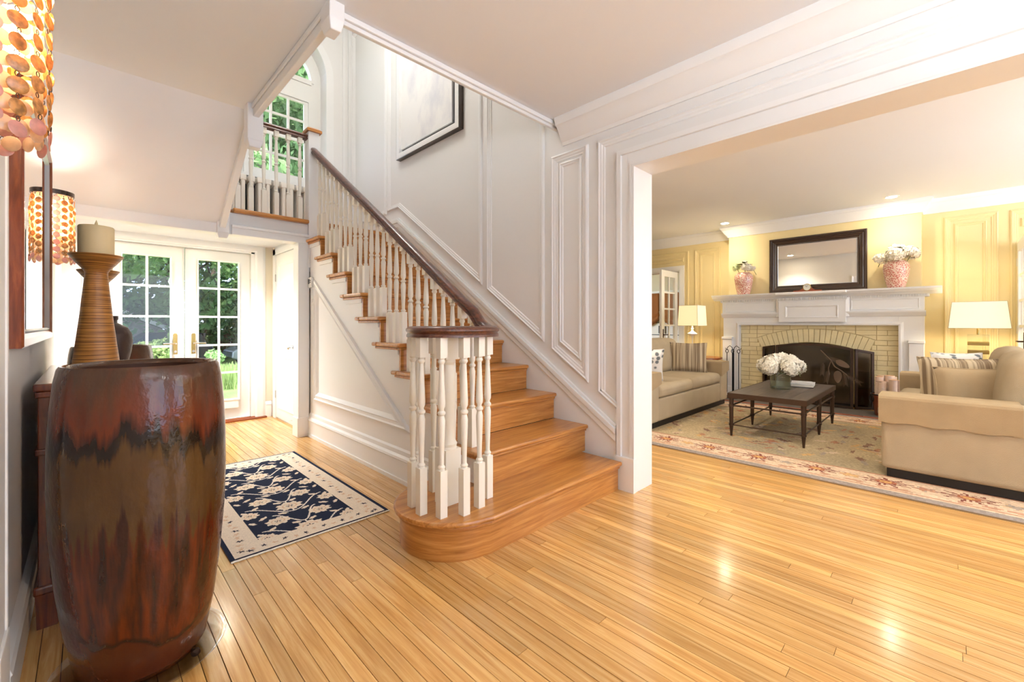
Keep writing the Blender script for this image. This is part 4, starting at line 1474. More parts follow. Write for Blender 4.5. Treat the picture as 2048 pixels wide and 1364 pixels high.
def blob(img, X, Y, cx, cy, rx, ry, col, rot=0.0, jag=0.18, n=9, ph=0.0, rng=None):
    c, s = math.cos(rot), math.sin(rot)
    u = ((X - cx) * c + (Y - cy) * s) / rx
    v = (-(X - cx) * s + (Y - cy) * c) / ry
    r = np.hypot(u, v)
    th = np.arctan2(v, u)
    edge = 1 + jag * np.sin(n * th + ph) + 0.05 * np.sin(19 * th + ph * 3)
    mk = r < edge
    img[mk] = col
    return r, th, mk


def curve_line(img, X, Y, fn_, wid, col, rng_):
    d = np.full(X.shape, 9.0)
    for t in rng_:
        px_, py_ = fn_(t)
        d = np.minimum(d, np.hypot(X - px_, Y - py_))
    img[d < wid] = col


def hall_rug():
    x0, x1, y0, y1 = 0.497, 1.343, 2.46, 4.19
    t = thing('hall_rug', 'navy and cream floral rug on the hall floor', 'rug', ((x0 + x1) / 2, (y0 + y1) / 2, 0))
    nx, ny = 200, 410
    rng = np.random.default_rng(5)
    xs = (np.arange(nx) + .5) / nx * (x1 - x0)
    ys = (np.arange(ny) + .5) / ny * (y1 - y0)
    X, Y = np.meshgrid(xs, ys)
    W, H = x1 - x0, y1 - y0
    navy, cream, tan, ink, pale = lin(36, 42, 62), lin(232, 216, 196), lin(218, 184, 154), lin(62, 58, 66), lin(232, 222, 210)
    img = np.empty((ny, nx, 3))
    img[:] = navy
    # field motifs: alternating rows of large palmettes and small leaves, mirrored
    bw = 0.155
    fx0, fx1, fy0, fy1 = bw, W - bw, bw * 0.85, H - bw * 0.85
    cxm = W / 2
    rows = 8
    step_ = (fy1 - fy0) / rows
    for j in range(rows + 1):
        cy = fy0 + step_ * j
        if j % 2 == 0:
            spots = [(cxm, 0.072, 0.062), (cxm - 0.225, 0.048, 0.048), (cxm + 0.225, 0.048, 0.048)]
        else:
            spots = [(cxm - 0.12, 0.062, 0.052), (cxm + 0.12, 0.062, 0.052)]
        for (sx, rx, ry) in spots:
            curve_line(img, X, Y, lambda tt, sx=sx, cy=cy: (cxm + (sx - cxm) * tt, cy + step_ * (0.5 - 0.5 * math.cos(PI * tt)) - step_ * 0.5), 0.0055, pale, np.linspace(0, 1, 40))
        for (sx, rx, ry) in spots:
            r, th, mk = blob(img, X, Y, sx, cy, rx, ry, cream, jag=0.13, n=8, ph=j * 1.3 + sx * 9)
            img[mk & (r < 0.62) & (r > 0.5)] = tan
            img[mk & (r < 0.3) & (np.sin(5 * th) > 0)] = ink
            img[mk & (r < 0.12)] = tan
        for sgn in (-1, 1):
            blob(img, X, Y, cxm + sgn * (0.045 + 0.02 * (j % 2)), cy + step_ * 0.5, 0.026, 0.013, cream, rot=sgn * 0.5, jag=0.12, n=5)
            blob(img, X, Y, cxm + sgn * 0.175, cy + step_ * 0.5, 0.03, 0.012, cream, rot=-sgn * 0.7, jag=0.12, n=5)
            blob(img, X, Y, cxm + sgn * 0.24, cy + step_ * 0.3, 0.024, 0.012, cream, rot=sgn * 1.0, jag=0.12, n=5)
    # border
    bmask = (X < fx0) | (X > fx1) | (Y < fy0) | (Y > fy1)
    img[bmask] = cream
    rim = (X < 0.022) | (X > W - 0.022) | (Y < 0.012) | (Y > H - 0.012)
    for k in range(34):
        for sx in (0.085, W - 0.085):
            cy = 0.05 + k * (H - 0.1) / 33
            r, th, mk = blob(img, X, Y, sx + rng.uniform(-.02, .02), cy, 0.016, 0.009, tan if k % 3 else ink, rot=rng.uniform(0, 3), jag=0.4, n=5)
    for k in range(15):
        for sy in (0.068, H - 0.068):
            cx = 0.06 + k * (W - 0.12) / 14
            blob(img, X, Y, cx, sy + rng.uniform(-.015, .015), 0.014, 0.009, tan if k % 2 else ink, rot=rng.uniform(0, 3), jag=0.4, n=5)
    img[rim] = navy
    img *= (0.9 + 0.2 * rng.random((ny, nx)))[:, :, None]
    grid_rug(t, x0, x1, y0, y1, 0.0005, 0.008, img, nx, ny)
    m_ = MB()
    rr = random.Random(2)
    for (ya, sg) in ((y0, -1), (y1, 1)):
        n = 120
        path = [(x0 + (x1 - x0) * i / n, ya + sg * (0.006 + 0.003 * rr.random()), 0.005) for i in range(n + 1)]
        MB().tube(path, 0.0048, 5).build('fringe', 'hydrangea', t)


hall_rug()


def living_rug():
    x0, x1, y0, y1 = 3.885, 6.86, -2.3, 3.3
    t = thing('living_rug', 'faded sage and cream floral rug under the coffee table', 'rug', ((x0 + x1) / 2, (y0 + y1) / 2, 0))
    nx, ny = 250, 420
    rng = np.random.default_rng(11)
    xs = (np.arange(nx) + .5) / nx * (x1 - x0)
    ys = (np.arange(ny) + .5) / ny * (y1 - y0)
    X, Y = np.meshgrid(xs, ys)
    W, H = x1 - x0, y1 - y0
    sage, cream, rust, grey, gold, plum = lin(156, 142, 116), lin(212, 186, 158), lin(168, 104, 78), lin(150, 138, 130), lin(206, 160, 100), lin(112, 66, 62)
    img = np.empty((ny, nx, 3))
    n1 = smoothnoise(rng, nx, ny, (9, 16))[:, :, None]
    n2 = smoothnoise(rng, nx, ny, (40, 70))[:, :, None]
    img[:] = sage * (1 - 0.55 * n1) + lin(206, 180, 138) * 0.55 * n1
    for k in range(420):
        cx, cy = rng.uniform(0.55, W - 0.55), rng.uniform(0.55, H - 0.55)
        col = (rust, gold, plum, cream, grey)[k % 5]
        fade = 0.68
        tmp = img.copy() if False else None
        c, s = math.cos(k), math.sin(k)
        u = ((X - cx) * c + (Y - cy) * s) / rng.uniform(0.03, 0.09)
        v = (-(X - cx) * s + (Y - cy) * c) / rng.uniform(0.012, 0.03)
        mk = (u * u + v * v < 1 + 0.5 * np.sin(7 * np.arctan2(v, u)))
        img[mk] = img[mk] * (1 - fade) + col * fade
    d = np.minimum(np.minimum(X, W - X), np.minimum(Y, H - Y))
    bm = d < 0.46
    img[bm] = (cream * (0.9 + 0.2 * n2))[bm]
    img[(d < 0.46) & (d > 0.435)] = rust * 0.8 + cream * 0.2
    img[(d < 0.13) & (d > 0.11)] = rust * 0.6 + cream * 0.4
    per = []
    L_ = 0.42
    for k in range(int(H / L_) + 1):
        per += [(0.29, k * L_ + 0.1, k), (W - 0.29, k * L_ + 0.1, k)]
    for k in range(int(W / L_) + 1):
        per += [(k * L_ + 0.1, 0.29, k), (k * L_ + 0.1, H - 0.29, k)]
    for (cx, cy, k) in per:
        u, v = (X - cx) / 0.085, (Y - cy) / 0.12
        r = np.hypot(u, v)
        th = np.arctan2(v, u)
        e = 1 + 0.3 * np.sin(9 * th)
        img[(r < e) & (np.sin(18 * th) > -0.2)] = plum * 0.7 + rust * 0.3
        img[r < 0.5] = rust
        img[r < 0.28] = gold
        for q in (-1, 1):
            cc = cy + q * 0.21
            u, v = (X - cx) / 0.035, (Y - cc) / 0.05
            img[(np.hypot(u, v) < 1 + 0.4 * np.sin(5 * np.arctan2(v, u) + k))] = (rust, gold, grey)[k % 3] * 0.75 + cream * 0.25
    for k in range(150):
        side = k % 2
        q = rng.uniform(0, H)
        cx = 0.16 + 0.02 * rng.random() if side else W - 0.16
        u, v = (X - cx) / 0.02, (Y - q) / 0.035
        img[np.hypot(u, v) < 1] = rust * 0.6 + cream * 0.4
    img[d < 0.085] = grey
    img *= (0.82 + 0.36 * rng.random((ny, nx)))[:, :, None]
    grid_rug(t, x0, x1, y0, y1, 0.0005, 0.01, img, nx, ny)


living_rug()

# ------------------------------------------------------------------ living room wall panelling
fF = planeX(XF, -1)
m_ = MB()
m_.frame([(2.78, 0.25), (2.78, 2.515), (3.225, 2.515), (3.225, 0.25)], PANEL, fF)
m_.frame([(2.875, 0.35), (2.875, 2.42), (3.13, 2.42), (3.13, 0.35)], PANEL_S, fF)
m_.frame([(-0.435, 0.25), (-0.435, 2.54), (0.035, 2.54), (0.035, 0.25)], PANEL, fF)
m_.frame([(-0.34, 0.35), (-0.34, 2.445), (-0.06, 2.445), (-0.06, 0.35)], PANEL_S, fF)
m_.frame([(3.33, 0.0), (3.33, 2.51), (5.15, 2.51), (5.15, 0.0)], PANEL, fF, closed=False)
m_.frame([(3.43, 2.32), (3.43, 2.40), (5.05, 2.40), (5.05, 2.32)], PANEL_S, fF)
m_.frame([(-0.525, 0.0), (-0.525, 2.53), (-2.2, 2.53), (-2.2, 0.0)], PANEL, fF, closed=False)
m_.frame([(-0.61, 2.32), (-0.61, 2.42), (-2.1, 2.42), (-2.1, 2.32)], PANEL_S, fF)
struct(m_.build('trim_16', 'wall_yellow'), 'yellow panel mouldings on the living room wall', 'trim')
m_ = MB()
m_.frame([(DLY0, 0), (DLY0, DLZ), (DLY1, DLZ), (DLY1, 0)], [(0, 0), (0, 0.02), (-0.08, 0.02), (-0.085, 0)], fF, closed=False)
m_.box(XF, XF + 0.2, DLY0, DLY0 + 0.02, 0, DLZ).box(XF, XF + 0.2, DLY1 - 0.02, DLY1, 0, DLZ).box(XF, XF + 0.2, DLY0, DLY1, DLZ - 0.02, DLZ)
struct(m_.build('trim_17', 'trim_white'), 'white casing of the doorway left of the fireplace', 'trim')
baseboard('baseboard_far', 'yellow-white baseboard along the living room wall', fF, [(2.58, 3.41), (-0.53, 0.23)])


def glazed_leaf(name, label, y, x0, x1, sgn, nx, nz, handle_z=0.98):
    d = thing(name, label, 'door', ((x0 + x1) / 2, y, 0.02))
    d['kind'] = 'structure'
    fnL = lambda u, v, h: (u, y + h, v)
    st = 0.11
    MB().frame(rect(x0, x1, 0.02, 2.13), [(0, -0.02), (0, 0.02), (st, 0.02), (st, -0.02), (0, -0.02)], fnL).build('door_frame', 'door_white', d)
    MB().prism(rect(x0 + st, x1 - st, 0.12, 0.27), fnL, -0.018, 0.018).build('bottom_rail', 'door_white', d)
    window_grid(d, x0 + st, x1 - st, 0.27, 2.02, nx, nz, y, 0.03, fn=fnL)
    xh = x0 + 0.055
    h = MB().prism([(xh - 0.018, handle_z - 0.11), (xh + 0.018, handle_z - 0.11), (xh + 0.018, handle_z + 0.1), (xh - 0.018, handle_z + 0.1)], fnL, sgn * 0.02, sgn * 0.026).build('handle', 'bronze', d)
    MB().tube([(xh, y + sgn * 0.02, handle_z), (xh, y + sgn * 0.065, handle_z), (xh + 0.1, y + sgn * 0.065, handle_z)], 0.009, 8, up=(0.3, 0.2, 1)).build('lever', 'bronze', h)
    for z in (0.3, 1.1, 1.9):
        MB().box(x1 - 0.004, x1 + 0.01, y + sgn * 0.02 - 0.006, y + sgn * 0.02 + 0.006, z - 0.045, z + 0.045).build('hinge', 'hinge_nickel', d)
    return d


glazed_leaf('door_4', 'open white glazed door left of the living room fireplace', 3.56, 7.20, XF - 0.012, -1, 2, 6)
glazed_leaf('door_5', 'open white glazed door at the right edge of the living room', -0.60, 7.12, XF - 0.012, 1, 2, 6)

# dining room beyond the doorway
m_ = MB().box(11.8, 12.0, 1.0, 9.0, 0, CZ).box(XF + 0.2, 12.0, 8.8, 9.0, 0, CZ).box(XF + 0.2, 12.0, 1.0, 1.2, 0, CZ)
struct(m_.build('wall_dining', 'wall_beige'), 'beige walls of the room beyond the doorway', 'wall')
m_ = MB().box(XF + 0.2, 12.0, 1.0, 9.0, CZ, CZ + 0.2)
struct(m_.build('ceiling', 'ceiling_white'), 'ceiling of the room beyond the doorway', 'ceiling')
m_ = MB().box(XF + 0.2, 12.2, 6.28, 9.2, -0.2, 0.0)
struct(m_.build('floor_dining', 'floor_oak'), 'oak floor of the room beyond the doorway', 'floor')
m_ = MB().box(XF + 0.2, 12.0, -2.3, -2.2, 0, CZ).box(9.6, 9.7, -2.2, 1.0, 0, CZ).box(XF + 0.2, 9.7, -2.3, 1.0, CZ, CZ + 0.1)
struct(m_.build('wall_study', 'wall_white'), 'white walls of the room behind the right-hand door', 'wall')
# glazed garden door and roman blind in the far room
gd = thing('door_6', 'glazed garden door under the orange blind in the far room', 'door', (11.7, 5.6, 0.02))
gd['kind'] = 'structure'
fnG = lambda u, v, h: (11.72 + h, u, v)
MB().frame(rect(5.05, 7.3, 0.02, 2.12), [(0, -0.03), (0, 0.03), (0.12, 0.03), (0.12, -0.03), (0, -0.03)], fnG).build('door_frame', 'door_white', gd)
MB().prism(rect(5.66, 5.8, 0.1, 2.05), fnG, -0.028, 0.028).build('door_stile', 'door_white', gd)
MB().prism(rect(5.17, 7.18, 0.14, 2.0), fnG, -0.004, 0.004).build('pane', 'bulb_pane' if False else 'radiator_white', gd)  # opaque white stands in for daylight seen through the glass
for zq in (0.5, 0.85, 1.2, 1.55):
    MB().prism(rect(5.17, 7.18, zq, zq + 0.02), fnG, -0.012, 0.012).build('muntin', 'plastic_dark', gd)
for yq in (5.64, 5.82):
    MB().prism(rect(yq - 0.015, yq + 0.015, 0.9, 1.12), fnG, -0.04, -0.028).build('handle', 'black_iron', gd)
for (ya, yb2, lab) in ((5.10, 5.66, 'orange-brown roman blind nearest the doorway jamb'), (5.80, 6.5, 'orange-brown roman blind partly behind the jamb')):
    m_ = MB()
    nseg = 14
    path = []
    xs = [ya + (yb2 - ya) * i / nseg for i in range(nseg + 1)]
    rows_ = 10
    vv = []
    for j in range(rows_ + 1):
        for i, yq in enumerate(xs):
            f_ = i / nseg
            sag = 0.16 * math.sin(PI * f_)
            zq = 2.05 - (0.78 + sag) * j / rows_
            xq = 11.66 - 0.02 - (0.03 * math.sin(j * 2.2) if j > 6 else 0.004 * math.sin(i * 1.7)) - 0.01 * (j > 6)
            vv.append((xq, yq, zq))
    kq = nseg + 1
    m_.add(vv, [(j * kq + i, j * kq + i + 1, (j + 1) * kq + i + 1, (j + 1) * kq + i) for j in range(rows_) for i in range(nseg)])
    rb = m_.build('roman_blind', 'shade_orange', smooth=True)
    sm = rb.modifiers.new('thick', 'SOLIDIFY')
    sm.thickness = 0.006
    tag(rb, lab, 'blind')

# ------------------------------------------------------------------ fireplace
FP = thing('fireplace', 'white mantelpiece round a yellow painted brick fireplace', 'fireplace', (7.6, 1.41, 0))
XS = 7.52                       # face of surround
XBk = 7.60                      # face of bricks
MB().box(XS, XB, 0.204, FY0, 0, 1.33).build('leg', 'trim_white', FP, bevel=0.004)
MB().box(XS, XB, FY1, 2.617, 0, 1.33).build('leg', 'trim_white', FP, bevel=0.004)
MB().box(XS, XB, FY0, FY1, FZT, 1.33).build('lintel', 'trim_white', FP)
MB().frame([(FY0, 0), (FY0, FZT), (FY1, FZT), (FY1, 0)], [(0, 0), (0, 0.016), (-0.02, 0.022), (-0.035, 0.008), (-0.05, 0)], planeX(XS, -1), closed=False).build('inner_moulding', 'trim_white', FP)
for (a, b2) in ((0.196, 0.36), (2.46, 2.625)):
    MB().box(XS - 0.05, XS, a + 0.012, b2 - 0.012, 0.0, 0.92).build('side_pilaster', 'trim_white', FP, bevel=0.004)
    MB().box(XS - 0.065, XS, a, b2, 0.92, 0.965).build('pilaster_cap', 'trim_white', FP, bevel=0.01)
    MB().box(XS - 0.065, XS, a, b2, 0.0, 0.16).build('pilaster_base', 'trim_white', FP, bevel=0.006)
# architrave band, frieze, central tablet, dentils, shelf
CY_A, CY_B = 0.99, 1.80
for (a, b2) in ((0.19, CY_A), (CY_B, 2.63)):
    MB().prism([(XS, 1.27), (XS - 0.02, 1.275), (XS - 0.055, 1.325), (XS - 0.06, 1.345), (XS, 1.345)], lambda u, v, h: (u, h, v), a, b2).build('architrave', 'trim_white', FP)
    MB().box(XS - 0.008, XB, a + 0.015, b2, 1.345, 1.52).build('frieze', 'trim_white', FP)
    MB().frame(rect(a + 0.06, b2 - 0.05, 1.365, 1.505), [(0, 0), (0.003, 0.008), (0.012, 0.004), (0.015, 0)], planeX(XS - 0.008, -1)).build('frieze_panel', 'trim_white', FP)
MB().box(XS - 0.055, XB, CY_A, CY_B, 1.20, 1.52).build('tablet', 'trim_white', FP, bevel=0.003)
MB().frame(rect(CY_A + 0.085, CY_B - 0.085, 1.26, 1.44), [(0, 0), (0.004, 0.012), (0.02, 0.004), (0.026, 0)], planeX(XS - 0.055, -1)).build('tablet_panel', 'trim_white', FP)
MB().frame([(CY_A, 1.275), (CY_A, 1.50), (CY_B, 1.50), (CY_B, 1.275)], [(0, 0), (0, 0.03), (-0.03, 0.014), (-0.04, 0)], planeX(XS - 0.03, -1), closed=False).build('tablet_moulding', 'trim_white', FP)
m_ = MB()
yq = 0.17
while yq < 2.64:
    ex = 0.045 if CY_A - 0.02 < yq < CY_B + 0.02 else 0
    m_.box(XS - 0.03 - ex, XS, yq, yq + 0.014, 1.525, 1.555)
    yq += 0.026
o = m_.build('dentil_row', 'trim_white', FP)
o['kind'] = 'stuff'
MB().box(XS - 0.012, XB, 0.16, 2.655, 1.52, 1.56).box(XS - 0.058, XS, CY_A - 0.01, CY_B + 0.01, 1.52, 1.56).build('bed_mould', 'trim_white', FP)
MB().prism([(XB, 1.555), (XS - 0.035, 1.555), (XS - 0.06, 1.575), (XS - 0.10, 1.59), (XS - 0.115, 1.61), (XS - 0.135, 1.615), (XS - 0.14, 1.64), (XB, 1.64)], lambda u, v, h: (u, h, v), 0.045, 2.76).build('shelf', 'trim_white', FP)
MB().box(XS - 0.18, XS - 0.1, CY_A - 0.02, CY_B + 0.02, 1.60, 1.638).build('shelf_break', 'trim_white', FP, bevel=0.008)
# mortar bed and firebox
YC = (FY0 + FY1) / 2
RO, RI, ZC = 1.825, 1.625, -0.725
HO = 0.645
m_ = MB()
m_.box(XBk + 0.008, XB + 0.02, FY0 - 0.0, YC - HO, 0, FZT).box(XBk + 0.008, XB + 0.02, YC + HO, FY1, 0, FZT)
na = 16
for i in range(na):
    ya, yb2 = YC - HO + 2 * HO * i / na, YC - HO + 2 * HO * (i + 1) / na
    m_.prism([(ya, ZC + math.sqrt(RI * RI - (ya - YC) ** 2)), (yb2, ZC + math.sqrt(RI * RI - (yb2 - YC) ** 2)), (yb2, FZT), (ya, FZT)], lambda u, v, h: (h, u, v), XBk + 0.008, XB + 0.02)
m_.build('mortar_bed', 'mortar', FP)
m_ = MB()
D = 0.55
m_.box(XB + 0.02 + D, XB + 0.06 + D, YC - HO, YC + HO, 0, 0.95).box(XB + 0.02, XB + 0.06 + D, YC - HO - 0.04, YC - HO, 0, 0.95).box(XB + 0.02, XB + 0.06 + D, YC + HO, YC + HO + 0.04, 0, 0.95).box(XB + 0.02, XB + 0.06 + D, YC - HO, YC + HO, 0.92, 0.97).box(XB + 0.02, XB + 0.06 + D, YC - HO, YC + HO, 0.0, 0.012)
m_.build('firebox', 'soot', FP)
# bricks, one object each
rb_ = random.Random(4)
CRS = FZT / 17.0
fnBk = lambda u, v, h: (XBk + h, u, v)


def zlow(y):
    d = abs(y - YC)
    if d < RO * math.sin(math.radians(23.4)):
        return ZC + math.sqrt(RO * RO - d * d)
    return 0.0


for j in range(17):
    z0, z1 = j * CRS + 0.004, (j + 1) * CRS - 0.004
    y = FY0 - (0.11 if j % 2 else 0.0)
    while y < FY1:
        ln = 0.225 if rb_.random() < 0.8 else 0.11
        a, b2 = max(y + 0.004, FY0 + 0.002), min(y + ln - 0.004, FY1 - 0.002)
        y += ln
        if b2 - a < 0.02:
            continue
        zm = (z0 + z1) / 2
        inner = HO + 0.006
        if zm > 0.767:
            inner = HO + min(zm - 0.767, 0.2) * 0.434 + 0.008
        pieces = [(a, b2)]
        if z1 < 0.99:
            pieces = []
            if a < YC - inner:
                pieces.append((a, min(b2, YC - inner)))
            if b2 > YC + inner:
                pieces.append((max(a, YC + inner), b2))
        for (pa, pb) in pieces:
            if pb - pa < 0.015:
                continue
            if z1 < 0.97:
                poly = rect(pa, pb, z0, z1)
            else:
                bot = []
                for i in range(6):
                    yy = pa + (pb - pa) * i / 5
                    bot.append((yy, max(z0, min(zlow(yy) + 0.006, z1))))
                if max(z1 - q[1] for q in bot) < 0.008:
                    continue
                poly = bot + [(pb, z1), (pa, z1)]
                poly = [q for i, q in enumerate(poly) if q != poly[i - 1]]
            h0 = rb_.uniform(-0.003, 0.002)
            MB().prism(poly, fnBk, h0, 0.012).build('brick', 'brick_yellow', FP)
nv = 21
for i in range(nv):
    a0 = math.radians(-23.4 + 46.8 * i / nv) + 0.0022
    a1 = math.radians(-23.4 + 46.8 * (i + 1) / nv) - 0.0022
    poly = [(YC + RI * math.sin(a0), ZC + RI * math.cos(a0)), (YC + RI * math.sin(a1), ZC + RI * math.cos(a1)), (YC + (RO - 0.004) * math.sin(a1), ZC + (RO - 0.004) * math.cos(a1)), (YC + (RO - 0.004) * math.sin(a0), ZC + (RO - 0.004) * math.cos(a0))]
    MB().prism(poly, fnBk, rb_.uniform(-0.005, 0.0), 0.012).build('arch_brick', 'brick_yellow', FP)
# hearth: dark slabs with a brick edge
m_ = MB().box(6.96, XS - 0.07, -0.02, 2.84, 0.001, 0.012).build('hearth_slab', 'hearth_slate', FP)
yq = -0.05
while yq < 2.85:
    MB().box(6.885, 6.955, yq + 0.003, yq + 0.2 - 0.003, 0.001, 0.012).build('hearth_brick', 'hearth_brick', FP)
    yq += 0.2

# fire screen: three hinged arched panels
SCR = thing('fire_screen', 'dark three-panel fire screen with a leafy branch', 'fire screen', (7.42, 1.36, 0.012))


def arch_top(u):
    return 0.785 + 0.105 * math.cos(min(1, abs(u - YC) / 0.75) * PI / 2)


def screen_panel(p0, p1, name, branch=False):
    (x0, y0), (x1, y1) = p0, p1
    L_ = math.hypot(x1 - x0, y1 - y0)
    dx, dy = (x1 - x0) / L_, (y1 - y0) / L_
    nxn, nyn = -dy, dx
    if nxn > 0:
        nxn, nyn = -nxn, -nyn
    fnS = lambda u, v, h: (x0 + dx * u + nxn * h, y0 + dy * u + nyn * h, v)
    n = 12
    tops = [(L_ * i / n, arch_top(y0 + dy * L_ * i / n)) for i in range(n + 1)]
    outl = [(0, 0.02)] + [(u, t) for u, t in tops] + [(L_, 0.02)]
    p = MB().frame(outl, [(0, 0.012), (0, 0.02), (0.028, 0.02), (0.032, 0.012), (0.028, -0.0), (0, 0.0), (0, 0.012)], fnS).build(name, 'screen_bronze', SCR)
    MB().prism([(u, min(t, t) - 0.02) if t > 0.1 else (u, t + 0.01) for u, t in outl], fnS, 0.004, 0.007).build('mesh_panel', 'screen_mesh_glass', p)
    for fu in (0.02, L_ - 0.02):
        MB().box(-0.0, 0.0, 0, 0, 0, 0)
    return fnS, p


A0, A1 = (7.40, 0.90), (7.40, 1.82)
fnS, pc_ = screen_panel(A0, A1, 'screen_panel')
screen_panel((7.52, 0.70), (7.405, 0.885), 'screen_panel')
screen_panel((7.405, 1.835), (7.52, 2.02), 'screen_panel')
# the branch: stem, leaves and needle sprays on the centre panel (u runs towards +y)
st_ = [(0.36, 0.80), (0.30, 0.73), (0.24, 0.66), (0.20, 0.58), (0.13, 0.53), (0.06, 0.47)]
MB().tube([fnS(u, v, 0.03) for u, v in st_], 0.008, 6, up=(1, 0, 0)).build('branch', 'branch_bronze', pc_)
MB().tube([fnS(u, v, 0.03) for u, v in ((0.24, 0.66), (0.27, 0.55), (0.26, 0.46))], 0.006, 6, up=(1, 0, 0)).build('branch', 'branch_bronze', pc_)
for (cu, cv, ang, ln, wd) in ((0.11, 0.62, 0.5 + PI, 0.17, 0.04), (0.165, 0.44, -PI / 2, 0.17, 0.045)):
    pts_ = []
    for i in range(14):
        a = 2 * PI * i / 14
        uu, vv_ = ln / 2 * math.cos(a), wd * math.sin(a) * (1 - 0.25 * math.cos(a))
        pts_.append((cu + uu * math.cos(ang) - vv_ * math.sin(ang), cv + uu * math.sin(ang) + vv_ * math.cos(ang)))
    MB().prism(pts_, fnS, 0.026, 0.034).build('leaf', 'branch_bronze', pc_)
for (bu, bv, ang) in ((0.30, 0.70, -2.9), (0.27, 0.52, -1.4), (0.06, 0.46, -2.6), (0.10, 0.50, -1.7), (0.33, 0.62, -1.5)):
    m_ = MB()
    for q in range(9):
        f_ = q / 8
        su, sv = bu + 0.15 * f_ * math.cos(ang), bv + 0.15 * f_ * math.sin(ang)
        for sg in (-1, 1):
            a = ang + sg * 0.6
            m_.tube([fnS(su, sv, 0.03), fnS(su + 0.045 * math.cos(a), sv + 0.045 * math.sin(a), 0.034)], 0.0022, 4, up=(1, 0, 0))
    m_.tube([fnS(bu, bv, 0.03), fnS(bu + 0.16 * math.cos(ang), bv + 0.16 * math.sin(ang), 0.03)], 0.004, 5, up=(1, 0, 0))
    o = m_.build('needle_spray', 'branch_bronze', pc_)
    o['kind'] = 'stuff'

# fire tools
FT = thing('fire_tool_set', 'black iron fire tools on a stand left of the hearth', 'fire tools', (7.22, 2.36, 0.012))
MB().lathe([(0, 0), (0.1, 0), (0.1, 0.012), (0.02, 0.02), (0, 0.02)], (7.22, 2.36, 0.012), 20).build('base', 'black_iron', FT)
MB().tube([(7.22, 2.36, 0.02), (7.22, 2.36, 0.78)], 0.008, 8, up=(1, 0, 0)).build('pole', 'black_iron', FT)
for (dy, w_) in ((-0.085, 0.006), (0.0, 0.012), (0.085, 0.006)):
    cy = 2.36 + dy
    m_ = MB().tube([(7.18, cy, 0.10), (7.18, cy, 0.72)], w_, 6, up=(1, 0, 0))
    m_.tube([(7.18, cy + 0.02 * math.sin(a * PI / 6), 0.745 + 0.028 * math.cos(a * PI / 6)) for a in range(12)], 0.005, 5, up=(1, 0, 0), closed=True)
    m_.build('tool', 'black_iron', FT)
m_ = MB()
for sg in (-1, 1):
    m_.tube([(7.2, 2.36, 0.70), (7.2, 2.36 + sg * 0.015, 0.80), (7.2, 2.36 + sg * 0.05, 0.83), (7.2, 2.36 + sg * 0.085, 0.80), (7.2, 2.36 + sg * 0.09, 0.76), (7.2, 2.36 + sg * 0.115, 0.79)], 0.005, 6, up=(1, 0, 0))
m_.build('crook_hanger', 'black_iron', FT)

# copper bucket and birch logs
BK = thing('copper_bucket', 'copper log bucket with ring handles by the hearth', 'bucket', (7.2, 0.53, 0.012))
MB().lathe([(0, 0), (0.125, 0), (0.13, 0.01), (0.155, 0.22), (0.165, 0.26), (0.17, 0.262), (0.165, 0.268), (0.15, 0.22), (0.12, 0.02), (0, 0.018)], (0, 0, 0), 32, cap=False).build('body', 'copper', BK, smooth=50, world=False)
MB().tube([(0.167 * math.cos(a * PI / 20), 0.167 * math.sin(a * PI / 20), 0.265) for a in range(40)], 0.007, 6, closed=True).build('rim', 'black_iron', BK, world=False)
for a in (2.1, 2.1 + PI):
    c_ = (0.175 * math.cos(a), 0.175 * math.sin(a))
    t_ = (-math.sin(a), math.cos(a))
    MB().tube([(c_[0] + t_[0] * 0.045 * math.cos(q * PI / 8), c_[1] + t_[1] * 0.045 * math.cos(q * PI / 8), 0.21 + 0.045 * math.sin(q * PI / 8)) for q in range(16)], 0.006, 6, up=(math.cos(a), math.sin(a), 0), closed=True).build('ring_handle', 'black_iron', BK, world=False)
rl = random.Random(8)
LOGS = ((-0.095, 0.045, 0.40, 0.045, 0.03, 0.05, 'thick white birch log at the hearth side of the copper bucket'), (-0.085, -0.05, 0.43, 0.04, -0.03, 0.03, 'slim white birch log at the front of the copper bucket'),
        (-0.01, 0.09, 0.45, 0.045, 0.02, -0.03, 'birch log with dark scars at the left of the copper bucket'), (0.0, -0.015, 0.47, 0.05, 0.0, 0.0, 'tallest pale birch log in the middle of the copper bucket'),
        (-0.015, -0.105, 0.42, 0.038, 0.03, -0.04, 'short birch log at the right of the copper bucket'), (0.085, 0.055, 0.46, 0.042, -0.02, 0.03, 'birch log at the rear left of the copper bucket'),
        (0.09, -0.045, 0.45, 0.045, 0.03, -0.02, 'birch log at the rear right of the copper bucket'))
for i, (ox, oy, ln, r_, ti, tj, lab) in enumerate(LOGS):
    t = thing('birch_log', lab, 'log', (7.2 + ox, 0.53 + oy, 0.05), group='birch logs in the copper bucket')
    t.rotation_euler = (ti, tj, rl.random() * 3)
    MB().lathe([(r_, 0), (r_ * 1.03, ln * .3), (r_ * .97, ln * .6), (r_, ln)], (0, 0, 0), 14, cap=False).build('bark', 'birch_bark', t, smooth=50, world=False)
    MB().lathe([(0, ln), (r_ * .99, ln)], (0, 0, 0), 14, cap=False).build('cut_end', 'log_end', t, world=False)

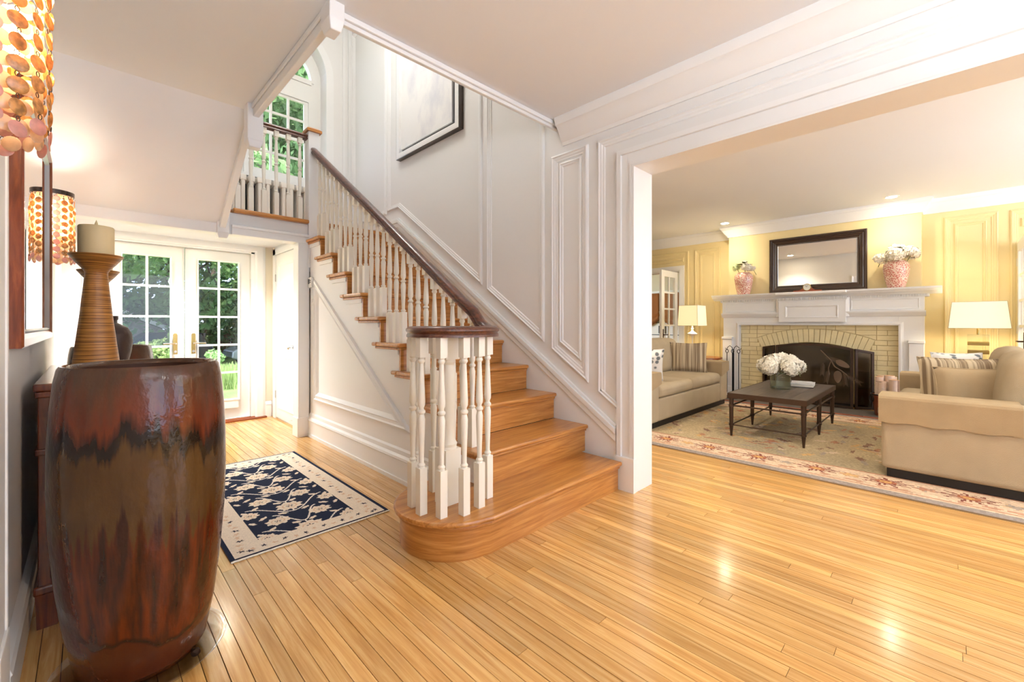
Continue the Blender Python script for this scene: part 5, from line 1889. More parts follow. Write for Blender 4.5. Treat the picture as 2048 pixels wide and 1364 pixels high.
# ------------------------------------------------------------------ mantel things
MM = thing('mantel_mirror', 'wide mirror in a dark espresso frame above the mantel', 'mirror', (7.63, 1.37, 1.642))
fnMM = planeX(XB - 0.004, -1)
MB().prism(rect(0.88, 1.86, 1.745, 2.375), fnMM, 0.006, 0.012).build('glass', 'mirror_glass', MM)
MB().frame(rect(0.775, 1.965, 1.642, 2.485), [(0, 0), (0, 0.03), (0.01, 0.038), (0.028, 0.038), (0.036, 0.028), (0.05, 0.034), (0.064, 0.026), (0.075, 0.026), (0.09, 0.016), (0.108, 0.014), (0.112, 0.012)], fnMM).build('frame', 'frame_espresso', MM)
MB().frame(rect(0.883, 1.857, 1.75, 2.377), [(0, 0.013), (0.004, 0.018), (0.009, 0.013)], fnMM).build('inner_bead', 'silver_leaf', MM)

CK = thing('mantel_clock', 'small wooden mantel clock with a white dial', 'clock', (7.44, 1.43, 1.641))
prof = []
for i in range(21):
    u = -0.17 + 0.34 * i / 20
    prof.append((u, 0.018 + 0.085 * math.exp(-(u / 0.055) ** 2)))
MB().prism([(0.17, 0.0)] + prof[::-1] + [(-0.17, 0.0)], lambda u, v, h: (h, u, v), -0.03, 0.03).build('case', 'clock_wood', CK, world=False, smooth=30)
d_ = MB().lathe([(0, 0), (0.044, 0), (0.048, 0.004), (0.048, 0.0)], (0, 0, 0), 24, cap=False)
d_.v = [(-0.031 - p[2], p[0], 0.062 + p[1]) for p in d_.v]
d_.build('dial', 'clock_face', CK, world=False)
MB().tube([(-0.034, 0.048 * math.cos(a * PI / 12), 0.062 + 0.048 * math.sin(a * PI / 12)) for a in range(24)], 0.004, 6, up=(1, 0, 0), closed=True).build('bezel', 'brass', CK, world=False)
MB().tube([(-0.036, 0, 0.062), (-0.036, 0.02, 0.085)], 0.0015, 4, up=(1, 0, 0)).build('hand', 'black_iron', CK, world=False)
MB().tube([(-0.036, 0, 0.062), (-0.036, -0.008, 0.092)], 0.0012, 4, up=(1, 0, 0)).build('hand', 'black_iron', CK, world=False)


def bloom_mesh(name, mat, R, seed, n=150, petal=0.02):
    """hydrangea head: many four-petal florets over a ball"""
    r_ = random.Random(seed)
    m_ = MB()
    for i in range(n):
        z = 1 - 2 * (i + 0.5) / n
        if z < -0.75:
            continue
        a = i * 2.399963
        s = math.sqrt(1 - z * z)
        nr = Vector((s * math.cos(a), s * math.sin(a), z * 0.82))
        c = nr * R * r_.uniform(0.8, 1.06)
        nr = (nr.normalized() + Vector((r_.uniform(-.4, .4), r_.uniform(-.4, .4), r_.uniform(-.4, .4)))).normalized()
        tx = nr.orthogonal().normalized()
        ty = nr.cross(tx)
        ro = r_.random() * PI
        for k in range(4):
            an = ro + k * PI / 2
            d = tx * math.cos(an) + ty * math.sin(an)
            e = tx * -math.sin(an) + ty * math.cos(an)
            p0 = c
            p1 = c + d * petal * 0.6 + e * petal * 0.45 + nr * petal * 0.1
            p2 = c + d * petal * 1.05 + nr * petal * r_.uniform(0.0, 0.35)
            p3 = c + d * petal * 0.6 - e * petal * 0.45 + nr * petal * 0.1
            m_.add([p0, p1, p2, p3], [(0, 1, 2, 3)])
    return m_.mesh(name, mat, fix=False)


def core_mesh(R, mat):
    R = R * 0.84
    return MB().lathe([(0, -R * .65), (R * .6, -R * .5), (R * .86, -0.05 * R), (R * .75, R * .42), (R * .4, R * .66), (0, R * .72)], (0, 0, 0), 14, cap=False).mesh('core', mat, smooth=True)


BL = {}


def bloom(parent_name, label, grp, p, R, tilt, mat='hydrangea', seed=0, stem=0.12):
    key = (mat, round(R, 2))
    if key not in BL:
        BL[key] = (bloom_mesh('florets', mat, R, seed, n=int(130 * (R / 0.08) ** 1.2), petal=R * 0.24), core_mesh(R, mat))
    t = thing(parent_name, label, 'flower', p, group=grp)
    t.rotation_euler = tilt
    o_ = link_copy(BL[key][0], 'florets', t)
    o_['kind'] = 'stuff'
    link_copy(BL[key][1], 'core', t)
    MB().tube([(0, 0, -R * 0.5), (0, 0, -R * 0.5 - stem * 0.5), (0.005, 0, -R * 0.5 - stem)], 0.004, 6, up=(1, 0, 0)).build('stem', 'stem_green', t, world=False)
    return t


def leaf_thing(label, grp, p, rot, ln=0.1):
    m_ = MB()
    n = 8
    for i in range(n + 1):
        f_ = i / n
        w_ = ln * 0.32 * math.sin(PI * min(1, f_ * 0.95 + 0.03)) ** 0.8
        zc_ = -0.25 * ln * f_ * f_
        m_.v += [(f_ * ln, -w_, zc_ + 0.15 * w_), (f_ * ln, 0, zc_ - 0.1 * w_), (f_ * ln, w_, zc_ + 0.15 * w_)]
    for i in range(n):
        for k in (0, 1):
            m_.f.append((i * 3 + k, i * 3 + k + 1, i * 3 + 4 + k, i * 3 + 3 + k))
    o_ = m_.build('hydrangea_leaf', 'leaf_dark', smooth=True)
    sm_ = o_.modifiers.new('thick', 'SOLIDIFY')
    sm_.thickness = 0.001
    o_.location = p
    o_.rotation_euler = rot
    return tag(o_, label, 'leaf', grp)


VASE = [(0, 0), (0.085, 0), (0.09, 0.006), (0.112, 0.10), (0.13, 0.20), (0.136, 0.26), (0.128, 0.305), (0.105, 0.335), (0.088, 0.345), (0.088, 0.352), (0.08, 0.352), (0.078, 0.33), (0.1, 0.28), (0.06, 0.03), (0, 0.02)]
for (vy, vx, lab, side, spec) in (
    (2.30, 7.50, 'coral filigree vase of hydrangeas at the left end of the mantel', 'left', [(-0.02, 0.10, 0.44, 0.062, 'hydrangea_green'), (-0.06, -0.06, 0.425, 0.075, 'hydrangea'), (0.02, -0.0, 0.50, 0.05, 'hydrangea'), (0.03, -0.12, 0.41, 0.05, 'hydrangea')]),
    (0.47, 7.50, 'coral filigree vase of hydrangeas at the right end of the mantel', 'right', [(-0.09, 0.0, 0.43, 0.10, 'hydrangea'), (0.0, -0.15, 0.44, 0.09, 'hydrangea'), (0.0, 0.15, 0.40, 0.08, 'hydrangea'), (0.03, 0.0, 0.50, 0.085, 'hydrangea'), (0.05, -0.10, 0.49, 0.06, 'hydrangea')])):
    t = thing('mantel_vase', lab, 'vase', (vx, vy, 1.641), group='coral filigree vases on the mantel')
    MB().lathe(VASE[:8], (0, 0, 0), 40, cap=False).build('body', 'filigree', t, smooth=60, world=False)
    MB().lathe(VASE[7:], (0, 0, 0), 40, cap=False).build('neck', 'filigree', t, smooth=60, world=False)
    for i, (ox, oy, oz, R, mt) in enumerate(spec):
        ti = (-oy * 4.0, ox * 4.0, i * 1.0)
        bloom('hydrangea_bloom', (('pale green', 'large front white', 'small top white', 'small side white') if side == 'left' else ('large front white', 'white right-hand', 'white left-hand', 'white top', 'small white rear'))[i] + ' hydrangea bloom in the %s mantel vase' % side, 'hydrangeas in the %s mantel vase' % side, (vx + ox, vy + oy, 1.641 + oz), R, ti, mt, i, 0.09)
    for i, (a, zq) in enumerate(((2.6, 0.47), (3.6, 0.50), (4.4, 0.46))):
        leaf_thing(('left', 'middle', 'right')[i] + ' dark green hydrangea leaf in the %s mantel vase' % side, 'leaves in the %s mantel vase' % side, (vx + 0.02 * math.cos(a), vy + 0.02 * math.sin(a), 1.641 + zq), (0, -0.3, a), 0.13)

# ------------------------------------------------------------------ soft furniture
def puff(m_, x0, x1, y0, y1, z0, z1, r=0.05, bulge=(0, 0, 0), n=9):
    """rounded, slightly swollen box"""
    c = Vector(((x0 + x1) / 2, (y0 + y1) / 2, (z0 + z1) / 2))
    h = Vector(((x1 - x0) / 2, (y1 - y0) / 2, (z1 - z0) / 2))
    idx = {}
    vs, fs = [], []

    def vert(p):
        k = tuple(round(q, 4) for q in p)
        if k not in idx:
            q = Vector(p)
            w_ = Vector((q.x * h.x, q.y * h.y, q.z * h.z))
            inn = Vector([max(-(h[i] - r), min(h[i] - r, w_[i])) for i in range(3)])
            d = w_ - inn
            if d.length > 1e-6:
                d = d.normalized() * r
            w2 = inn + d
            for i in range(3):
                a, b_ = (i + 1) % 3, (i + 2) % 3
                if abs(q[i]) > 0.999:
                    w2[i] += math.copysign(bulge[i] * (1 - q[a] ** 2) * (1 - q[b_] ** 2), q[i])
            idx[k] = len(vs)
            vs.append(c + w2)
        return idx[k]
    # denser sampling near the edges
    T = []
    for i in range(3):
        e = min(0.9, r / h[i])
        lo_ = [-1, -1 + 0.29 * e, -1 + e, -1 + min(0.95, 1.2 * e + 0.01)]
        mid = [(-1 + 1.3 * e) + (2 - 2.6 * e) * k / 5 for k in range(1, 5)] if e < 0.6 else [0.0]
        T.append(sorted(set(round(q, 5) for q in lo_ + mid + [-q for q in lo_])))
    for ax in range(3):
        for sg in (-1, 1):
            for i in range(len(T[(ax + 1) % 3]) - 1):
                for j in range(len(T[(ax + 2) % 3]) - 1):
                    quad = []
                    for (a, b_) in ((i, j), (i + 1, j), (i + 1, j + 1), (i, j + 1)):
                        p = [0, 0, 0]
                        p[ax] = sg
                        p[(ax + 1) % 3] = T[(ax + 1) % 3][a]
                        p[(ax + 2) % 3] = T[(ax + 2) % 3][b_]
                        quad.append(vert(p))
                    fs.append(tuple(quad))
    return m_.add(vs, fs)


def pillow(name, label, mat, loc, w, h, t, rz, tilt, group=None, roll=0.0):
    th = thing(name, label, 'cushion', loc, group=group)
    th.rotation_euler = (tilt, roll, rz)
    n = 14
    m_ = MB()
    for sg in (-1, 1):
        base = len(m_.v)
        for i in range(n + 1):
            for j in range(n + 1):
                u, v_ = -1 + 2 * i / n, -1 + 2 * j / n
                pin = 1 - 0.07 * (1 - v_ * v_) * abs(u) ** 2
                pin2 = 1 - 0.07 * (1 - u * u) * abs(v_) ** 2
                th_ = t / 2 * ((1 - u ** 4) * (1 - v_ ** 4)) ** 0.6 + 0.004 * math.sin(7 * u + 3 * v_) * (1 - u * u) * (1 - v_ * v_)
                m_.v.append((u * w / 2 * pin, sg * max(th_, 0.0), h / 2 + v_ * h / 2 * pin2))
        for i in range(n):
            for j in range(n):
                a = base + i * (n + 1) + j
                m_.f.append((a, a + 1, a + n + 2, a + n + 1))
    m_.build('cover', mat, th, smooth=80, world=False)
    edge = []
    for i in range(4 * n):
        s_, k = divmod(i, n)
        q = -1 + 2 * k / n
        u, v_ = ((q, -1), (1, q), (-q, 1), (-1, -q))[s_]
        edge.append((u * w / 2 * (1 - 0.07 * (1 - v_ * v_) * abs(u) ** 2), 0, h / 2 + v_ * h / 2 * (1 - 0.07 * (1 - u * u) * abs(v_) ** 2)))
    MB().tube(edge, 0.006, 6, up=(0, 1, 0), closed=True).build('piping', mat, th, world=False)
    return th


def sofa(label, x0, x1, yf, yb, sg, grp):
    """yf: front face, yb: back; sg = -1 when the front faces -y"""
    t = thing('sofa', label, 'sofa', ((x0 + x1) / 2, (yf + yb) / 2, 0.01), group=grp)
    lo, hi = min(yf, yb), max(yf, yb)
    aw = 0.25
    z0 = 0.012
    MB().box(x0 + 0.03, x1 - 0.03, lo + 0.03, hi - 0.03, z0, 0.075).build('plinth', 'black_plinth', t)
    for (a, b_) in ((x0, x0 + aw), (x1 - aw, x1)):
        puff(MB(), a, b_, lo, hi, 0.075, 0.615, 0.03, (0.006, 0.004, 0.004)).build('arm', 'sofa_tan', t, smooth=60)
    puff(MB(), x0 + aw, x1 - aw, lo + (0.012 if sg < 0 else 0.05), hi - (0.012 if sg > 0 else 0.05), 0.075, 0.33, 0.02).build('seat_base', 'sofa_tan', t, smooth=60)
    ybk0, ybk1 = (hi - 0.24, hi) if sg < 0 else (lo, lo + 0.24)
    puff(MB(), x0 + aw - 0.01, x1 - aw + 0.01, ybk0, ybk1, 0.33, 0.80, 0.05, (0, 0.01, 0.01)).build('backrest', 'sofa_tan', t, smooth=60)
    xm = (x0 + x1) / 2
    ysf, ysb = (lo + 0.0, hi - 0.24) if sg < 0 else (lo + 0.24, hi)
    for (a, b_) in ((x0 + aw + 0.002, xm - 0.003), (xm + 0.003, x1 - aw - 0.002)):
        puff(MB(), a, b_, ysf, ysb, 0.332, 0.475, 0.05, (0, 0.012, 0.022)).build('seat_cushion', 'sofa_tan', t, smooth=60)
        cc = puff(MB(), a + 0.01, b_ - 0.01, 0, 0.20, 0, 0.47, 0.07, (0.01, 0.035, 0.02))
        yb_, lean = (hi - 0.42, 0.16) if sg < 0 else (lo + 0.22, -0.16)
        cc.v = [(p[0], yb_ + p[1] + lean * p[2], 0.478 + p[2]) for p in cc.v]
        cc.build('back_cushion', 'sofa_tan', t, smooth=60)
    # loose arm covers
    for (a, b_) in ((x0, x0 + aw), (x1 - aw, x1)):
        yc0, yc1 = (lo - 0.012, lo + 0.72) if sg < 0 else (hi - 0.70, hi + 0.012)
        m_ = MB()
        prof = [(a - 0.014, 0.43), (a - 0.014, 0.606), (a - 0.008, 0.62), (a + 0.004, 0.628), (b_ - 0.004, 0.628), (b_ + 0.008, 0.62), (b_ + 0.012, 0.606), (b_ + 0.012, 0.50)]
        n = 10
        for i in range(n + 1):
            y = yc0 + (yc1 - yc0) * i / n
            for q, (px_, pz) in enumerate(prof):
                dz = -0.045 * (i / n) * (sg < 0 and -1 or 1) if q == 0 and False else 0
                wv = 0.004 * math.sin(i * 1.9 + q)
                m_.v.append((px_ + (wv if q in (0, 7) else 0), y, pz + dz + (wv * 2 if q == 0 else 0)))
        kq = len(prof)
        for i in range(n):
            for q in range(kq - 1):
                m_.f.append((i * kq + q, i * kq + q + 1, (i + 1) * kq + q + 1, (i + 1) * kq + q))
        # front flap
        i0 = 0 if sg < 0 else n
        m_.f.append(tuple(i0 * kq + q for q in range(kq)))
        o_ = m_.build('arm_cover', 'cushion_tan', t)
        s_ = o_.modifiers.new('thick', 'SOLIDIFY')
        s_.thickness = 0.006
        s_.offset = 1
    return t


sofa('tan slipcovered sofa on the left, facing across the coffee table', 4.30, 6.66, 2.26, 3.24, -1, 'matching tan sofas')
sofa('tan slipcovered sofa on the right with its arm towards the hall', 4.315, 6.66, 0.356, -0.66, 1, 'matching tan sofas')
pillow('cushion', 'brown striped cushion at the far end of the left sofa', 'stripe_fabric', (6.14, 2.62, 0.485), 0.50, 0.42, 0.17, math.radians(-68), math.radians(-10), 'loose cushions on the sofas')
pillow('cushion', 'white sprig-patterned cushion at the near end of the left sofa', 'sprig_fabric', (4.80, 2.60, 0.485), 0.46, 0.42, 0.15, math.radians(-60), math.radians(22), 'loose cushions on the sofas')
pillow('cushion', 'plain tan cushion at the near arm of the right sofa', 'cushion_tan', (4.90, -0.17, 0.49), 0.50, 0.34, 0.17, math.radians(-70), math.radians(-12), 'loose cushions on the sofas')
pillow('cushion', 'brown striped cushion behind the tan one on the right sofa', 'stripe_fabric', (5.16, -0.10, 0.49), 0.56, 0.40, 0.17, math.radians(-74), math.radians(-10), 'loose cushions on the sofas')
pillow('cushion', 'white patterned cushion at the far end of the right sofa', 'sprig_fabric', (6.14, -0.10, 0.49), 0.42, 0.40, 0.15, math.radians(-60), math.radians(-12), 'loose cushions on the sofas')

# ------------------------------------------------------------------ coffee table and what stands on it
CT = thing('coffee_table', 'dark wood coffee table on slim bronze legs', 'coffee table', (5.47, 1.262, 0.01))
tx0, tx1, ty0, ty1, tz = 4.735, 6.205, 0.915, 1.61, 0.455
for i in range(5):
    a = ty0 + 0.012 + (ty1 - ty0 - 0.024) * i / 5
    b_ = ty0 + 0.012 + (ty1 - ty0 - 0.024) * (i + 1) / 5
    MB().box(tx0 + 0.012, tx1 - 0.012, a + 0.001, b_ - 0.001, tz - 0.03, tz).build('top_board', 'table_walnut', CT)
m_ = MB()
for (a, b_, c_, d_) in ((tx0, tx1, ty0, ty0 + 0.012), (tx0, tx1, ty1 - 0.012, ty1), (tx0, tx0 + 0.012, ty0 + 0.012, ty1 - 0.012), (tx1 - 0.012, tx1, ty0 + 0.012, ty1 - 0.012)):
    MB().box(a, b_, c_, d_, tz - 0.05, tz + 0.001).build('edge_band', 'bronze', CT)
lx = (4.766, 5.45, 6.175)
ly = (0.945, 1.58)
for x in lx:
    for y in ly:
        MB().lathe([(0, 0), (0.010, 0), (0.013, 0.04), (0.019, 0.105), (0.024, 0.108), (0.024, 0.125), (0.019, 0.128), (0.021, 0.30), (0.026, 0.303), (0.026, 0.325), (0.021, 0.328), (0.022, tz - 0.06)], (x, y, 0.0105), 12).build('leg', 'bronze', CT, smooth=35)
for z_, r_ in ((0.125, 0.007), (0.325, 0.009)):
    for y in ly:
        MB().tube([(lx[0], y, z_), (lx[2], y, z_)], r_, 8).build('stretcher', 'bronze', CT, smooth=True)
    for x in (lx[0], lx[2]):
        MB().tube([(x, ly[0], z_), (x, ly[1], z_)], r_, 8).build('stretcher', 'bronze', CT, smooth=True)
gv = thing('glass_vase', 'round clear glass vase of water on the coffee table', 'vase', (5.46, 1.30, tz + 0.002))
MB().lathe([(0, 0), (0.098, 0), (0.1, 0.004), (0.1, 0.185), (0.096, 0.185), (0.096, 0.012), (0, 0.01)], (0, 0, 0), 36, cap=False).build('glass', 'vase_glass', gv, smooth=50, world=False)
MB().lathe([(0, 0.0125), (0.0945, 0.0125), (0.0945, 0.13), (0, 0.13)], (0, 0, 0), 36, cap=False).build('water', 'vase_glass', gv, smooth=50, world=False)
for i in range(9):
    if i == 0:
        d = Vector((0, 0, 1))
    elif i < 4:
        a = i * 2.1 + 0.4
        d = Vector((math.cos(a) * 0.62, math.sin(a) * 0.62, 0.72))
    else:
        a = (i - 4) * 2 * PI / 5 + 0.2
        d = Vector((math.cos(a), math.sin(a), 0.12))
    p = Vector((5.46, 1.30, tz + 0.235)) + Vector((d.x * 0.155, d.y * 0.155, d.z * 0.085))
    bloom('hydrangea_bloom', ('topmost', 'upper rear', 'upper front', 'upper side', 'lower far', 'lower hearth-side', 'lower sofa-side', 'lower near', 'lower right')[i] + ' white hydrangea bloom in the glass vase on the coffee table', 'hydrangeas in the glass vase', p, 0.086, (-d.y * 0.9, d.x * 0.9, i), 'hydrangea', i, 0.10)
# books
bk = thing('book', 'white-edged coffee table book with a pale patterned cover', 'book', (5.86, 1.17, tz + 0.002), rz=0.12)
MB().box(-0.15, 0.15, -0.11, 0.11, 0.0, 0.006).build('cover', 'book_dark', bk, world=False)
MB().box(-0.146, 0.146, -0.106, 0.106, 0.006, 0.032).build('pages', 'book_page', bk, world=False)
MB().box(-0.15, 0.15, -0.11, 0.11, 0.032, 0.037).build('cover', 'book_cover', bk, world=False)
bk = thing('magazine', 'thin glossy magazine lying on the coffee table book', 'magazine', (5.86, 1.18, tz + 0.040), rz=0.2)
MB().box(-0.12, 0.12, -0.1, 0.1, 0.0, 0.004).build('pages', 'book_page', bk, world=False)
MB().box(-0.12, 0.12, -0.1, 0.1, 0.004, 0.0055).build('cover', 'book_cover', bk, world=False)

# ------------------------------------------------------------------ end tables and table lamps
et = thing('end_table', 'round reddish wood end table beside the left sofa', 'table', (7.18, 2.86, 0))
MB().lathe([(0, 0.60), (0.32, 0.60), (0.33, 0.61), (0.33, 0.622), (0.325, 0.63), (0, 0.63)], (0, 0, 0), 40).build('top', 'end_table_wood', et, world=False, smooth=40)
MB().lathe([(0.26, 0.54), (0.27, 0.545), (0.27, 0.598), (0.26, 0.6)], (0, 0, 0), 40).build('apron', 'end_table_wood', et, world=False, smooth=40)
for i in range(4):
    a = i * PI / 2 + PI / 4
    MB().lathe([(0.014, 0), (0.02, 0.3), (0.022, 0.55)], (0.23 * math.cos(a), 0.23 * math.sin(a), 0), 10).build('leg', 'end_table_wood', et, world=False)
st2 = thing('side_table', 'side table behind the right sofa carrying the crystal lamp', 'table', (7.38, -0.28, 0))
MB().box(-0.22, 0.22, -0.22, 0.22, 0.70, 0.735).build('top', 'end_table_wood', st2, world=False, bevel=0.005)
for sx in (-1, 1):
    for sy in (-1, 1):
        MB().box(sx * 0.19 - 0.018, sx * 0.19 + 0.018, sy * 0.19 - 0.018, sy * 0.19 + 0.018, 0, 0.70).build('leg', 'end_table_wood', st2, world=False)


def lamp_shade(t, wx0, wy0, wx1, wy1, z0, z1):
    m_ = MB()
    b0 = [(-wx0, -wy0), (wx0, -wy0), (wx0, wy0), (-wx0, wy0)]
    b1 = [(-wx1, -wy1), (wx1, -wy1), (wx1, wy1), (-wx1, wy1)]
    m_.add([(a, b_, z0) for a, b_ in b0] + [(a, b_, z1) for a, b_ in b1], [(0, 1, 5, 4), (1, 2, 6, 5), (2, 3, 7, 6), (3, 0, 4, 7)])
    o_ = m_.build('lamp_shade', 'lamp_shade', t, world=False)
    s_ = o_.modifiers.new('thick', 'SOLIDIFY')
    s_.thickness = 0.003
    MB().tube([(a, b_, z0) for a, b_ in b0], 0.003, 4, closed=True).build('shade_trim', 'shade_ribbon', o_, world=False)
    MB().tube([(a, b_, z1) for a, b_ in b1], 0.003, 4, closed=True).build('shade_trim', 'shade_ribbon', o_, world=False)
    for i in range(4):
        MB().tube([(b0[i][0], b0[i][1], z0), (b1[i][0], b1[i][1], z1)], 0.003, 4, up=(1, 0.3, 0)).build('shade_trim', 'shade_ribbon', o_, world=False)


def lamp_light(t, z, e, col=(1.0, 0.84, 0.58), size=0.04):
    l = bpy.data.lights.new('lamp_light', 'POINT')
    l.energy = e
    l.color = col
    l.shadow_soft_size = size
    o_ = bpy.data.objects.new('lamp_light', l)
    COL.objects.link(o_)
    o_.parent = t
    o_.location = (0, 0, z)


tl = thing('table_lamp', 'lit cream table lamp with white turned base left of the mantel', 'lamp', (7.2, 3.0, 0.631))
MB().lathe([(0, 0), (0.075, 0), (0.078, 0.012), (0.03, 0.03), (0.014, 0.05), (0.01, 0.10), (0.008, 0.30), (0.012, 0.335), (0.03, 0.35), (0.075, 0.365), (0.08, 0.38), (0.05, 0.40), (0.022, 0.42), (0.016, 0.45), (0.024, 0.46), (0.012, 0.475), (0.01, 0.56)], (0, 0, 0), 24).build('base', 'crystal_white', tl, world=False, smooth=45)
lamp_shade(tl, 0.19, 0.165, 0.175, 0.15, 0.51, 0.845)
MB().lathe([(0, 0.56), (0.02, 0.58), (0.028, 0.63), (0.018, 0.67), (0, 0.68)], (0, 0, 0), 12).build('bulb', 'bulb', tl, world=False, smooth=True)
lamp_light(tl, 0.62, 10)
tl = thing('table_lamp', 'lit table lamp with banded crystal block base behind the right sofa', 'lamp', (7.4, -0.25, 0.736))
MB().box(-0.10, 0.10, -0.10, 0.10, 0, 0.012).build('foot', 'chrome', tl, world=False)
zb = 0.012
for i, hh in enumerate((0.075, 0.04, 0.06, 0.04, 0.085)):
    mt = 'crystal' if i % 2 == 0 else 'brass'
    s_ = 0.085 if i % 2 == 0 else 0.086
    MB().box(-s_, s_, -s_, s_, zb, zb + hh).build('crystal_block' if i % 2 == 0 else 'gold_band', mt, tl, world=False, bevel=0.003)
    zb += hh
MB().tube([(0, 0, zb), (0, 0, zb + 0.09)], 0.012, 10, up=(1, 0, 0)).build('neck', 'brass', tl, world=False)
lamp_shade(tl, 0.19, 0.245, 0.175, 0.215, 0.385, 0.69)
MB().lathe([(0, 0.40), (0.02, 0.42), (0.028, 0.47), (0.018, 0.51), (0, 0.52)], (0, 0, 0), 12).build('bulb', 'bulb', tl, world=False, smooth=True)
lamp_light(tl, 0.47, 6.5)

# ------------------------------------------------------------------ recessed cans, lamps added for fill light
def can(x, y, label, e=26, zc=CZ, col=(1.0, 0.90, 0.74)):
    t = thing('recessed_light', label, 'ceiling light', (x, y, zc), group='recessed ceiling lights')
    MB().lathe([(0.055, 0.0), (0.055, -0.004), (0.078, -0.004), (0.08, 0)], (0, 0, 0), 28, cap=False).build('trim_ring', 'trim_white', t, world=False)
    MB().lathe([(0, -0.002), (0.055, -0.002)], (0, 0, 0), 28, cap=False).build('lens', 'can_lens', t, world=False)
    l = bpy.data.lights.new('can_light', 'SPOT')
    l.energy = e
    l.color = col
    l.spot_size = math.radians(125)
    l.spot_blend = 0.8
    l.shadow_soft_size = 0.05
    o_ = bpy.data.objects.new('can_light', l)
    COL.objects.link(o_)
    o_.parent = t
    o_.location = (0, 0, -0.02)


can(7.25, 0.5, 'lit recessed ceiling light above the right side of the mantel', 11)
can(7.25, 2.5, 'lit recessed ceiling light above the left side of the mantel', 11)
can(0.29, 5.48, 'lit recessed light in the alcove ceiling before the left french door', 55, 2.135, (0.96, 0.98, 1.0))
can(1.0, 5.42, 'lit recessed light in the alcove ceiling before the right french door', 55, 2.135, (0.96, 0.98, 1.0))
can(3.5, 0.3, 'unseen recessed light added for fill just inside the living room opening', 40)  # this and the next two are added out of view to warm the room
can(3.5, 2.6, 'unseen recessed light added for fill near the hall side of the left sofa', 50)
can(5.3, -2.4, 'unseen recessed light added for fill at the front of the living room', 50)


def fill_globe(label, x, y, ztop, e, r=0.16, rod=0.12, col=(0.92, 0.96, 1.0)):  # added lamp that brightens hall
    t = thing('fill_globe', label, 'ceiling light', (x, y, ztop))
    MB().lathe([(0.06, 0), (0.06, -0.02), (0.01, -0.03), (0.01, -rod)], (0, 0, 0), 20).build('canopy', 'brass', t, world=False)
    m_ = MB()
    n = 16
    m_.lathe([(r * math.sin(PI * i / n), -rod - r + r * math.cos(PI * i / n)) for i in range(n + 1)], (0, 0, 0), 28, cap=False)
    g_ = m_.build('globe', 'globe', t, world=False, smooth=True)
    l = bpy.data.lights.new('globe_fill_light', 'POINT')
    l.energy = e
    l.color = col
    l.shadow_soft_size = r + 0.02
    o_ = bpy.data.objects.new('globe_fill_light', l)
    COL.objects.link(o_)
    o_.parent = t
    o_.location = (0, 0, -rod - r)


fill_globe('unseen milk glass globe added behind the viewer for hall fill light', 1.62, -1.6, CZ, 20, 0.15, 0.38)
fill_globe('milk glass globe added to brighten the room beyond the doorway', 9.7, 6.6, CZ, 60)
fill_globe('unseen milk glass globe added high in the stairwell for fill light', 1.75, 3.9, TOP, 165, 0.18, 0.35, (1.0, 0.97, 0.92))

def add_fill_uplight(label, x, y, e):  # added out of view; its bounce off the ceiling gives soft fill
    t = thing('fill_uplight', label, 'fill light', (x, y, 0), group='brass uplights added for ceiling bounce')
    MB().lathe([(0, 0), (0.14, 0), (0.14, 0.015), (0.03, 0.03), (0, 0.03)], (0, 0, 0), 24).build('base', 'brass', t, world=False, smooth=40)
    MB().tube([(0, 0, 0.02), (0, 0, 1.5)], 0.012, 10, up=(1, 0, 0)).build('pole', 'brass', t, world=False, smooth=True)
    MB().lathe([(0.015, 1.48), (0.06, 1.50), (0.12, 1.54), (0.16, 1.60), (0.157, 1.60), (0.115, 1.545), (0.05, 1.51), (0, 1.505)], (0, 0, 0), 32, cap=False).build('bowl', 'brass', t, world=False, smooth=40)
    MB().lathe([(0, 1.515), (0.03, 1.52), (0.03, 1.56), (0, 1.57)], (0, 0, 0), 12).build('bulb', 'bulb', t, world=False, smooth=True)
    l = bpy.data.lights.new('uplight', 'SPOT')
    l.energy = e
    l.color = (0.86, 0.935, 1.0)
    l.spot_size = math.radians(172)
    l.spot_blend = 0.25
    l.shadow_soft_size = 0.08
    o_ = bpy.data.objects.new('uplight', l)
    COL.objects.link(o_)
    o_.parent = t
    o_.location = (0, 0, 1.62)
    o_.rotation_euler = (PI, 0, 0)


add_fill_uplight('unseen brass uplight added behind the viewer to bounce off the hall ceiling', 0.3, -1.8, 95)
add_fill_uplight('unseen brass uplight added to bounce off the living room ceiling', 5.2, -3.4, 230)

# ------------------------------------------------------------------ garden
m_ = MB()
nx, ny = 30, 30
for j in range(ny + 1):
    for i in range(nx + 1):
        x, y = -30 + 70 * i / nx, 6.3 + 50 * j / ny
        z_ = -0.22 - 0.035 * min(max(y - 7, 0), 20) + 0.03 * math.sin(x * 1.3 + y)
        m_.v.append((x, y, z_))
for j in range(ny):
    for i in range(nx):
        a = j * (nx + 1) + i
        m_.f.append((a, a + 1, a + nx + 2, a + nx + 1))
g_ = m_.build('ground_outside', 'lawn', smooth=True)
struct(g_, 'sunlit green lawn outside the french doors', 'lawn')


def gz_(y):
    return -0.22 - 0.035 * min(max(y - 7, 0), 20)


